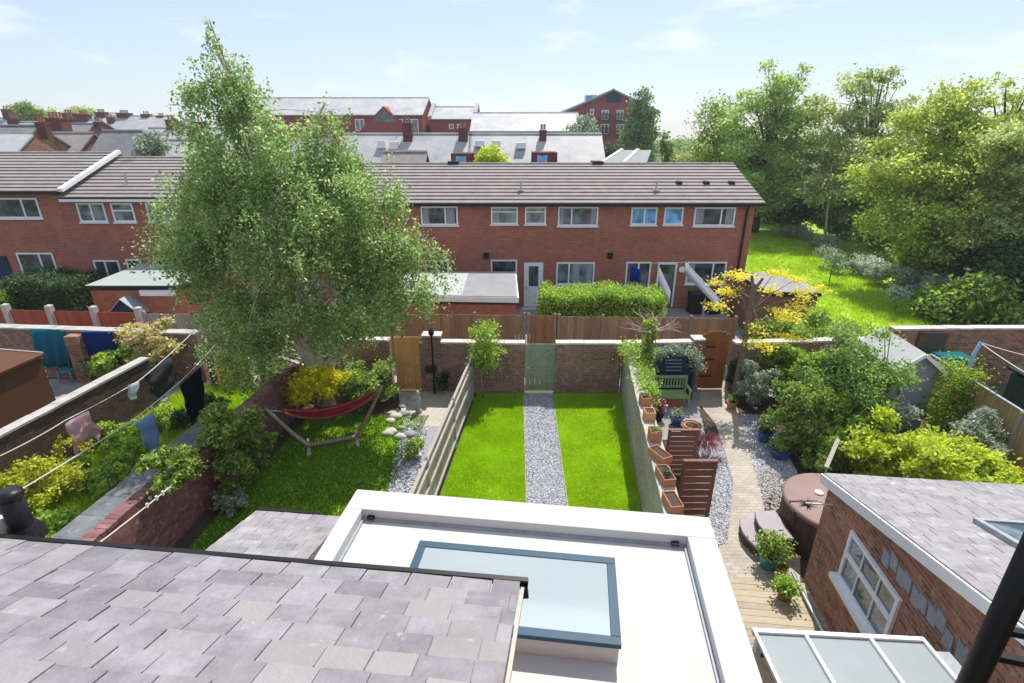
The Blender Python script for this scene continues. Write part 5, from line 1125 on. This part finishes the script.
# terrace yard line with white lace
la=V(686,262,22.5); lb_=V(733,313,18.6)
rope('washing line in the terrace yard under the right windows',(V(640,262,22.5),la,lb_),.012,sag=.05)
for lb,P0,P1,dz,mt in (('white lace sheet hanging below the right terrace window',la,la.lerp(lb_,.75),.5,'whitecloth'),('royal blue towel at the terrace french window',V(631,265,22.6),V(641,270,22.2),.75,'royal'),('white sheet hanging by the open terrace door',V(660,268,22.2),V(671,292,20.6),.75,'whitecloth')):
    m=MB(); n=16; vs=[]; 
    for i in range(n+1):
        f=i/n; p=P0.lerp(P1,f); o_=Vector((0,math.sin(i*1.7)*.04,0)); vs+=[p,p+o_-Vector((0,0,dz*.5)),p+o_*1.5-Vector((0,0,dz*(1-.25*f)))]
    fs=[]
    for i in range(n): fs+=[(i*3,i*3+3,i*3+4,i*3+1),(i*3+1,i*3+4,i*3+5,i*3+2)]
    m.add(vs,fs); o=obj('sheet' if 'white' in mt else 'towel',m,mt,None,True); o.modifiers.new('t','SOLIDIFY').thickness=.008; tag(o,lb,'laundry')
p=V(705,300,20); tag(obj('line_post',MB().tube([(p.x,20,0),(p.x,20,1.9)],.025,8),'metal'),'thin pale post propping the terrace washing line','post')
for px,lb in ((697,'dark bin beside the terrace wall, left of the pair'),(716,'dark bin beside the terrace wall, right of the pair')):
    c=G(px,297,0); c.y=23.9; b=thing('wheelie_bin',lb,'bin',(c.x*1,23.9,0),'dark bins by the terrace wall'); x=V(px,290,23.9).x; b.location.x=x
    m=MB(); m.add([(x-.25,23.65,.05),(x+.25,23.65,.05),(x+.25,24.15,.05),(x-.25,24.15,.05),(x-.3,23.6,.95),(x+.3,23.6,.95),(x+.3,24.2,.95),(x-.3,24.2,.95)],[(0,3,2,1),(4,5,6,7),(0,1,5,4),(1,2,6,5),(2,3,7,6),(3,0,4,7)]); obj('body',m,'black',b); obj('lid',MB().box((x-.32,23.58,.951),(x+.32,24.22,1.02)),'black',b,bevel=.02)
    obj('wheel',MB().tube([(x-.28,24.15,.1),(x+.28,24.15,.1)],.1,12),'black',b)
# right garden line
q=V(978,343,13.6); lp=tag(obj('line_post',MB().tube([(q.x-.22,13.3,.9),(q.x-.1,13.5,q.z-.3),q+Vector((.08,0,.03))],[.05,.05,.05],8),'denim'),'pale blue angled post holding the right washing line','post')
rope('white washing line at the right edge, upper strand',(V(982,343,13.6),V(1060,362,12.2)),.012); rope('white washing line at the right edge, lower strand',(V(982,344,13.5),V(1060,392,11.0)),.014)
# ------------------------------------------------ left garden: shed, tarp, blue door
a=G(0,343,2.0); 
sh=thing('shed','rust brown garden shed at the left edge','shed',(-14.6,12.6,0))
p1=G(40,356,1.95); p1=Vector((p1.x,p1.y,0)); 
q0=p1; q1=p1-E1*3.4; q2=q1-D1*3.4; q3=q0-D1*3.0
m=MB(); m.slab([Vector((p.x,p.y,1.9)) for p in (q0,q1,q2,q3)],1.9); obj('wall',m,'shedbrown',sh)
m=MB(); m.slab([Vector((p.x,p.y,2.0+h_)) for p,h_ in ((q0+D1*.08+E1*.08,0),(q1+D1*.08,.12),(q2,.12),(q3+E1*.08,0))],.07); obj('roof',m,'shedbrown',sh)
m=MB(); m.beam(Vector((q0.x,q0.y,1.98))+D1*.1,Vector((q1.x,q1.y,2.1))+D1*.1,.05,.1); obj('fascia',m,'greywood',sh)
def hang(name,label,px0,px1,pyt,pyb,Y,mat,cat,fold=.05):
    a=V(px0,pyt,Y); b=V(px1,pyt,Y); c=V((px0+px1)/2,pyb,Y); m=MB(); n=14; rows=6; vs=[]; fs=[]
    for i in range(n+1):
        for j in range(rows+1):
            p=a.lerp(b,i/n); p.z=a.z+(c.z-a.z)*j/rows; p.y-=fold*(1+math.sin(i*1.3+j*.5))*j/rows+ .02; vs.append(p)
    for i in range(n):
        for j in range(rows): k=i*(rows+1)+j; fs.append((k,k+rows+1,k+rows+2,k+1))
    m.add(vs,fs); o=obj(name,m,mat,None,True); o.modifiers.new('t','SOLIDIFY').thickness=.01; return tag(o,label,cat)
hang('tarpaulin','turquoise sheet draped over the pale coped wall',31,64,329,365,16.95,'turquoise','tarpaulin',.12)
o=thing('door','royal blue timber door in the pale coped wall','door',(V(98,350,16.75).x,16.75,0))
a=V(82,331,16.8); b=V(112,331,16.8); m=MB(); nb_=6
for i in range(nb_): x0=a.x+(b.x-a.x)*i/nb_; m.box((x0+.004,16.72,.05),(x0+(b.x-a.x)/nb_-.004,16.76,1.78))
obj('board',m,'royal',o); obj('ledge',MB().box((a.x,16.69,1.4),(b.x,16.718,1.5)),'royal',o)
tag(obj('brick_pier',MB().box((V(70,350,16.6).x,16.5,0),(V(84,350,16.6).x,16.85,1.7)),'oldbrick'),'brick pier between turquoise sheet and blue door','pier')
c=G(72,380); bn2=thing('garden_chair','dark folding chair frame in the left yard','chair',c)
m=MB(); m.box((c.x-.25,c.y-.25,.42),(c.x+.25,c.y+.25,.45)); obj('seat',m,'tealglaze',bn2)
for sx_ in (-1,1):
    for sy_ in (-1,1): obj('leg',MB().beam((c.x+sx_*.22,c.y+sy_*.22,0),(c.x+sx_*.22,c.y+sy_*.22,.42),.03),'metal',bn2)
obj('backrest',MB().box((c.x-.25,c.y+.23,.46),(c.x+.25,c.y+.26,.9)),'tealglaze',bn2)
shrub('shrub','white flowering climber on the brown shed side',46,392,14,352,'leafgrey',500,.07)
# stones by the hammock garden path
SG='rocks bordering the hammock garden path'
for i in range(16):
    px=random.choice((393,397,402,410))+random.uniform(-8,6); py=random.uniform(392,440); c=G(px,py); r_=random.uniform(.08,.17)
    m=MB(); vs=[]; 
    import bmesh
    bm=bmesh.new(); bmesh.ops.create_icosphere(bm,subdivisions=2,radius=1)
    for v in bm.verts: v.co*=random.uniform(.85,1.1); v.co=Vector((v.co.x*r_*1.3,v.co.y*r_,v.co.z*r_*.6))+c+Vector((0,0,r_*.3))
    m.v=[v.co.copy() for v in bm.verts]; m.f=[tuple(v.index for v in f.verts) for f in bm.faces]; bm.free()
    tag(obj('rock',m,random.choice(('stone','paving','concrete')),None,True),'weathered stone edging the path behind the lawn fence','rock',SG)
# lantern post at pier
c=Vector((-2.55,15.6,0)); lpst=thing('lantern','black post with small lantern in front of the brick pier','lamp',c)
obj('post',MB().tube([c,c+Vector((0,0,2.1))],.03,8),'black',lpst); m=MB(); m.lathe(c+Vector((0,0,2.1)),[(.05,0),(.09,.05),(.09,.16),(.02,.24)],8); obj('head',m,'black',lpst)
c=G(419,413); m=MB(); m.lathe(c,[(.1,0),(.1,.1),(.05,.14),(.08,.35),(.09,.5),(.05,.58),(.07,.66),(.05,.75),(.01,.78)],14); tag(obj('statue',m,'coping',None,True),'small weathered stone garden figure before the orange gate','statue')
# ------------------------------------------------ right garden shed, bin, dark structure
sb=thing('shed','lilac grey shed with pale felt roof in the right garden','shed',(11.6,13.6,0))
P=[Vector((10.8,13.5,0)),Vector((11.9,13.4,0)),Vector((12.1,15.3,0)),Vector((11.0,15.4,0))]
m=MB(); ze,zr=1.95,2.45
m.add([P[0],P[1],P[2],P[3]]+[p+Vector((0,0,ze)) for p in P]+[(P[0]+P[1])/2+Vector((0,0,zr-.03)),(P[2]+P[3])/2+Vector((0,0,zr-.03))],[(0,1,5,8,4),(1,2,6,5),(2,3,7,9,6),(3,0,4,7)]); obj('wall',m,'greyshed',sb)
m=MB(); rA=(P[0]+P[1])/2+Vector((0,-.12,zr)); rB=(P[2]+P[3])/2+Vector((0,.12,zr))
m.slab([P[0]+Vector((-.12,-.12,ze-.05)),rA,rB,P[3]+Vector((-.12,.12,ze-.05))],.04); m.slab([rA,P[1]+Vector((.12,-.12,ze-.05)),P[2]+Vector((.12,.12,ze-.05)),rB],.04); obj('roof',m,'feltpale',sb)
m=MB(); m.beam(P[1]+Vector((.13,-.14,ze-.08)),rA+Vector((0,-.02,-.04)),.03,.1); m.beam(P[0]+Vector((-.13,-.14,ze-.08)),rA+Vector((0,-.02,-.04)),.03,.1); obj('bargeboard',m,'upvc',sb)
obj('door',MB().box((11.0,13.40,.1),(11.6,13.425,1.8)),'greyshed',sb)
m=MB(); cdn=V(953,356,15.8); m.box((cdn.x-.5,15.5,0),(cdn.x+.45,16.1,1.35)); tag(obj('storage_box',m,'tealbin',bevel=.03) if False else obj('storage_box',m,'tealbin'),'teal storage box behind the golden conifer','storage box')
m=MB(); ds=thing('dark_shed','dark green boarded shed at the right edge beyond the tan fence','shed',(15.6,14.6,0))
for k in range(9): m.box((15.2,13.0+.0,.02+k*.14),(17.5,14.6,.02+k*.14+.128)); 
obj('wall',m,'darkshed',ds); m=MB(); m.slab([(15.1,12.9,1.36),(17.6,12.9,1.36),(17.6,14.7,1.45),(15.1,14.7,1.45)],.06); obj('roof',m,'black',ds)
dd_=thing('door','dark timber door in the long brick wall','door',(14.0,16.3,0)); obj('board',MB().box((13.55,16.38,.03),(14.5,16.46,1.9)),'darkbark',dd_)
tag(obj('glass_table',MB().slab([G(757,396,.5),G(772,396,.5),G(774,388,.5),G(760,388,.5)],.04),'lead'),'small pale table top among the right garden shrubs','table')
c=G(822,478); ts=MB(); ts.lathe(c,[(.17,0),(.14,.3),(.13,.62),(.01,.63)],12); tag(obj('tree_stump',ts,'darkbark'),'dark brown tree stump among the shrubs above the hot tub','tree stump')
m=MB(); c=G(815,490); m.beam(G(826,468,.9),G(838,440,1.0),.09,.06); tag(obj('plank',m,'greywood'),'weathered plank leaning among shrubs near the slate roof','plank')
# ------------------------------------------------ the town beyond
def ghouse(label,pxl,pxr,pyr,Y,run,drop,wall='farbrick',roof='farslate',eavez=None,chim=(),rows=0,name='town_house',base=-.05,wins=(),group=None,gable=True,winmat='pane2'):
    a=V(pxl,pyr,Y); b=V(pxr,pyr,Y); zr=a.z; ze=zr-drop; r=thing(name,label,'house',((a.x+b.x)/2,Y,0),group)
    m=MB(); x0,x1=a.x,b.x; m.box((x0,Y-run,base),(x1,Y+run,ze)); 
    m.add([(x0,Y-run,ze),(x0,Y+run,ze),(x0,Y,zr-.05),(x1,Y-run,ze),(x1,Y+run,ze),(x1,Y,zr-.05)],[(0,2,1),(3,4,5)]); obj('wall',m,wall,r)
    m=MB(); t=.12
    m.slab([(x0-.15,Y-run-.3,ze-.05),(x1+.15,Y-run-.3,ze-.05),(x1+.15,Y,zr),(x0-.15,Y,zr)],t); m.slab([(x0-.15,Y,zr),(x1+.15,Y,zr),(x1+.15,Y+run+.3,ze-.05),(x0-.15,Y+run+.3,ze-.05)],t)
    m.tube([(x0-.15,Y,zr),(x1+.15,Y,zr)],.12,6); rf=obj('roof',m,roof,r)
    for (px,pyt,wpx,dy) in chim:
        yy=Y+dy; p=V(px,pyt,yy); w=wpx/F*zc(p)/2; m=MB(); zb=zr-abs(dy)*drop/run-.3; m.box((p.x-w,yy-w*.8,zb),(p.x+w,yy+w*.8,p.z-.3)); m.box((p.x-w*1.06,yy-w*.86,p.z-.3),(p.x+w*1.06,yy+w*.86,p.z-.15)); ch=obj('chimney',m,'chimneybrick',rf)
        m=MB()
        k=max(2,int(w*2/.35))
        for i in range(k): xx=p.x-w*.8+1.6*w*(i+.5)/k; m.lathe((xx,yy,p.z-.12),[(.1,0),(.09,.35),(.12,.36),(.12,.42)],8)
        obj('chimney_pot',m,'terracotta',ch)
    for (p0x,p0y,p1x,p1y) in wins:
        yy=Y-run; q0=V(p0x,p1y,yy); q1=V(p1x,p0y,yy); window(r,q0.x,q1.x,q0.z,q1.z,yy,(.5,) if q1.x-q0.x>1 else (),None,winmat,t=.1,sill=False)
    return r,rf
# long slate rows straight behind the terrace
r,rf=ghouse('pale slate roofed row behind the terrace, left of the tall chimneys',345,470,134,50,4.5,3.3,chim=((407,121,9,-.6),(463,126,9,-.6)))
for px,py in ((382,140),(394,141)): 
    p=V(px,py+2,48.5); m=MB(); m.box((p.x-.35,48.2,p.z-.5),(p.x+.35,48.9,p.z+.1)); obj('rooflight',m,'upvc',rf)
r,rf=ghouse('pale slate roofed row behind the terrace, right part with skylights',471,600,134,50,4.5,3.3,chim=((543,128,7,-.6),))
for px,py in ((480,142),(496,142),(521,144)):
    p=V(px,py,48.5); m=MB(); m.box((p.x-.4,48.0,p.z-.35),(p.x+.4,48.9,p.z+.12)); obj('rooflight',m,'upvc',rf)
for px,y0,xx in ((463,153,0),(543,152,0)):
    a=V(px,y0,45.5); rr=thing('roof_dormer','dark dormer box below the %s chimney'%('left' if px<500 else 'right'),'dormer',(a.x,45.5,0)); m=MB(); m.box((a.x-.9,44.6,a.z-2.2),(a.x+1.1,47,a.z)); obj('body',m,'chimneybrick',rr); obj('pane',MB().box((a.x-.5,44.57,a.z-.9),(a.x+.3,44.597,a.z-.2)),'blue_pane',rr)
ghouse('low grey brown hipped roof just above the terrace ridge',385,425,152,38,3,2.2,roof='tile')
# red brick hall with pale slates
r,rf=ghouse('long red brick building with pale slates and gable dormer',250,428,98,84,6.5,2.3,wins=((356,119,364,131),(406,119,418,134),(378,120,384,128),(399,119,403,124),(372,118,376,122)))
a=V(383,106,76.8); m=MB(); wz=2.6; gb_=MB(); gb_.add([(a.x-3.6,76.9,a.z-5.5),(a.x+3.6,76.9,a.z-5.5),(a.x+3.6,76.9,a.z-3.2),(a.x,76.9,a.z),(a.x-3.6,76.9,a.z-3.2),(a.x-3.6,80,a.z-5.5),(a.x+3.6,80,a.z-5.5),(a.x+3.6,80,a.z-3.2),(a.x,82,a.z),(a.x-3.6,80,a.z-3.2)],[(0,1,2,3,4),(1,6,7,2),(0,4,9,5),(3,2,7,8),(4,3,8,9)]); gd=obj('gable',gb_,'farbrick',r)
m.add([(a.x-1.7,76.85,a.z-2.0),(a.x+1.7,76.85,a.z-2.0),(a.x,76.85,a.z-.4)],[(0,1,2)]); obj('pane',m,'pane',gd)
r,rf=ghouse('smaller red brick wing with pale slates and stone gable copings',434,477,107,84,5,1.6,wins=((449,124,454,129),(457,124,462,129)))
for px in (434,477):
    p=V(px,106,84); m=MB(); m.beam((p.x,78.8,p.z-1.6),(p.x,84,p.z+.25),.5,.3); m.beam((p.x,84,p.z+.25),(p.x,89.2,p.z-1.6),.5,.3); obj('gable_coping',m,'coping',rf)
r,rf=ghouse('wide low hall with white slate roof and strip windows',474,577,113,72,6,2.0,wins=((482,133,500,137),(533,133,546,137),(552,133,568,137)))
# red apartment building with front gable
aY=98; a=V(613,90,aY); L0=V(577,112,aY); R0=V(650,112,aY); gz0=V(613,142,aY).z
r=thing('apartment_building','tall red brick building with dark gable glazing and balconies','building',(a.x,aY,0))
ex_=7.4; m=MB(); ze=V(590,109,aY).z
m.add([(a.x-ex_,aY,-.05),(a.x+ex_,aY,-.05),(a.x+ex_,aY,ze),(a.x,aY,a.z),(a.x-ex_,aY,ze),(a.x-ex_,aY+16,-.05),(a.x+ex_,aY+16,-.05),(a.x+ex_,aY+16,ze),(a.x,aY+16,a.z),(a.x-ex_,aY+16,ze)],[(0,1,2,3,4),(1,6,7,2),(6,5,9,8,7),(5,0,4,9)]); obj('wall',m,'farbrick',r)
m=MB(); m.slab([(a.x-ex_-.8,aY-.6,ze-.4),(a.x,aY-.6,a.z+.15),(a.x,aY+16.3,a.z+.15),(a.x-ex_-.8,aY+16.3,ze-.4)],.3); m.slab([(a.x,aY-.6,a.z+.15),(a.x+ex_+.8,aY-.6,ze-.4),(a.x+ex_+.8,aY+16.3,ze-.4),(a.x,aY+16.3,a.z+.15)],.3); obj('roof',m,'feltdark',r)
m=MB(); g1=V(606,103,aY); g2=V(621,103,aY); g3=V(621,96,aY); m.add([(g1.x,aY-.06,g1.z),(g2.x,aY-.06,g2.z),(g2.x,aY-.06,g3.z),(a.x,aY-.06,g3.z+1.2),(g1.x,aY-.06,g3.z)],[(0,1,2,3,4)]); obj('gable_window',m,'navy',r)
for (x0,y0,x1,y1,bal) in ((601,110,609,120,1),(616,110,624,120,1),(600,124,609,134,1),(616,124,624,134,1),(590,109,594,115,0)):
    q0=V(x0,y1,aY); q1=V(x1,y0,aY); w=window(r,q0.x,q1.x,q0.z,q1.z,aY,(.5,) if bal else (),None,'pane2' if y0<120 else 'pane',t=.14,sill=False)
    if bal:
        m=MB(); m.box((q0.x-.3,aY-1,q0.z-.1),(q1.x+.3,aY-.1,q0.z))
        for k in range(12): xx=q0.x-.3+(q1.x-q0.x+.6)*k/11; m.box((xx-.03,aY-1,q0.z),(xx+.03,aY-.95,q0.z+.9))
        m.box((q0.x-.3,aY-1.02,q0.z+.9),(q1.x+.3,aY-.93,q0.z+1)); obj('balcony',m,'black',r)
p=V(594,96,aY); obj('chimney',MB().box((p.x-1,aY+3,p.z-3),(p.x+1,aY+5,p.z+.3)),'blue_pane',r)
# low skew roof right of it
a=V(602,163,40); b=V(622,150,46); m=MB(); r=thing('town_house','small dark roof with white verges behind the terrace ridge','house',(a.x,43,0))
m.slab([a,a+Vector((3.2,0,0)),b+Vector((2.4,0,0)),b],.1); rf=obj('roof',m,'feltdark',r); m=MB(); m.beam(a,b,.25,.2); m.beam(a+Vector((1.6,0,.05)),b+Vector((1.3,0,.05)),.25,.12); obj('verge_board',m,'upvc',rf)
m=MB(); m.box((a.x,40,0),(a.x+3,46,a.z-.15)); obj('wall',m,'farbrick',r)
# left town
TG='houses of the town on the left'
LT=[('grey slate house at the far left with a skylight',-40,37,126,42,5,3.0,((41,120,9,-1),(-20,120,9,0)),'midslate','oldbrick'),
('brown roofed house with brick gable in the left town',45,92,133,46,4.5,3.0,((55,116,17,1.5),),'tile','oldbrick'),
('pale slate house behind the brown roofed one',55,94,124,60,5,2.6,((97,120,6,0),(70,117,8,1)),'midslate','oldbrick'),
('steep grey slate house right of the brick gable',104,142,131,46,4.5,3.6,(),'midslate','orangebrick'),
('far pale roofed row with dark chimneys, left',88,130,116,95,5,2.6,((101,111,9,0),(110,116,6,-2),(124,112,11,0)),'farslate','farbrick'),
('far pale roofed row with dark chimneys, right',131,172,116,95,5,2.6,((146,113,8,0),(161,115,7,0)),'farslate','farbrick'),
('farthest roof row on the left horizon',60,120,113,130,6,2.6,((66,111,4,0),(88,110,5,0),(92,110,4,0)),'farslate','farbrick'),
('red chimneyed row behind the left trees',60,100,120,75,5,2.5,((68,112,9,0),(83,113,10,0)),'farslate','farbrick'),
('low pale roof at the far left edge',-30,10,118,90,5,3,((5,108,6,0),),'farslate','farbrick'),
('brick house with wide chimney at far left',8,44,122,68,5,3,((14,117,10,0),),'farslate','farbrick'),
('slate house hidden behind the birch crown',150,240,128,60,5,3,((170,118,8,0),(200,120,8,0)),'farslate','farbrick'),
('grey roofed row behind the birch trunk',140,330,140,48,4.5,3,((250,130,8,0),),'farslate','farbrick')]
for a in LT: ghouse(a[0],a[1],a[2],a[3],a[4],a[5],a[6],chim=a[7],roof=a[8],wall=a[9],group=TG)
p=V(6,139,39.5); m=MB(); m.slab([(p.x-3,37.2,p.z-1.4),(p.x+1.6,37.2,p.z-1.4),(p.x+1.6,40,p.z+.3),(p.x-3,40,p.z+.3)],.12); tag(obj('lean_to_roof',m,'feltpale'),'small pale lean-to roof in front of the far left house','roof')
# far trees
FT='distant trees among the roofs'
def ft(label,px,pyt,pyb,wpx,Y,mat,n=4000,size=.3,name='distant_tree',tall=False):
    c=V(px,(pyt+pyb)/2,Y); t=V(px,pyt,Y); lo=V(px,pyb,Y); rr=wpx/2/F*zc(c); hh=(t.z-lo.z)/2
    bl=[(c.x,Y,c.z,rr*.8,rr*.8,hh)]
    if not tall: bl+=[(c.x+random.uniform(-.6,.6)*rr,Y+random.uniform(-.4,.4)*rr,c.z+random.uniform(-.3,.3)*hh,rr*.5,rr*.5,hh*.5) for _ in range(5)]
    else: bl=[(c.x+random.uniform(-.1,.1)*rr,Y,lo.z+(t.z-lo.z)*f,rr*w_,rr*w_,hh*.34) for f,w_ in ((.1,1.),(.3,1.1),(.5,1.05),(.7,.85),(.88,.5))]
    tree(name,label,(c.x,Y,0),t.z,bl,mat,n,size,'darkbark',.2,FT,cr=rr*.13,per=20,nb=12)
ft('tall narrow weeping conifer right of the apartment building',640,92,170,38,62,'conifer',9000,.28,tall=True)
ft('rounded green birch left of the apartment building',583,117,168,38,55,'leafgrey',6000,.25,tall=True)
ft('yellow green tree top above the terrace ridge',491,146,172,36,42,'leaflime',3000,.2)
ft('dark evergreen between birch and conifer',612,142,165,30,70,'leafdark',2500,.3)
ft('dense green tree on the far left skyline',27,102,128,34,100,'leafmid',5000,.4)
ft('second tree on the far left skyline',48,108,124,22,110,'treeC',2500,.4)
ft('pale thin tree left of the birch',152,128,170,36,40,'leafgrey',3500,.2)
ft('faint tree on the skyline above the chimneys',80,107,122,30,125,'treeC',2500,.45)
ft('thin tree in the gap right of the conifer',667,128,165,18,66,'leafmid',1800,.28)
for i,(px,pyt,w_,Y,mt,lb) in enumerate(((672,146,30,115,'leafmid','far green tree left in the gap by the terrace roof end'),(690,150,34,95,'treeC','far olive tree in the gap by the terrace roof end'),(705,152,30,80,'leafmid','nearer green tree in the gap by the terrace roof end'),(684,139,46,190,'leafmid','farthest wooded rise in the gap by the roof end'),(660,140,40,200,'treeA','farthest tree behind the tall conifer'),(710,138,40,190,'leafmid','far tree behind the low dense green tree'))):
    ft(lb,px,pyt,178 if Y<150 else 160,w_,Y,mt,3500,.35 if Y<150 else .7)
# more backing roofs on the far right behind the trees

m=MB(); m.box((-260,-12,-12),(260,330,24)); hz=obj('haze',m,'upvc')
hm_=bpy.data.materials.new('haze'); hm_.use_nodes=True; n=hm_.node_tree; n.nodes.clear(); o_=n.nodes.new('ShaderNodeOutputMaterial'); pv=n.nodes.new('ShaderNodeVolumePrincipled'); pv.inputs['Color'].default_value=(.86,.92,1,1); pv.inputs['Density'].default_value=.0006; pv.inputs['Anisotropy'].default_value=.3
n.links.new(pv.outputs[0],o_.inputs['Volume']); hz.data.materials.clear(); hz.data.materials.append(hm_); struct(hz,'stuff')
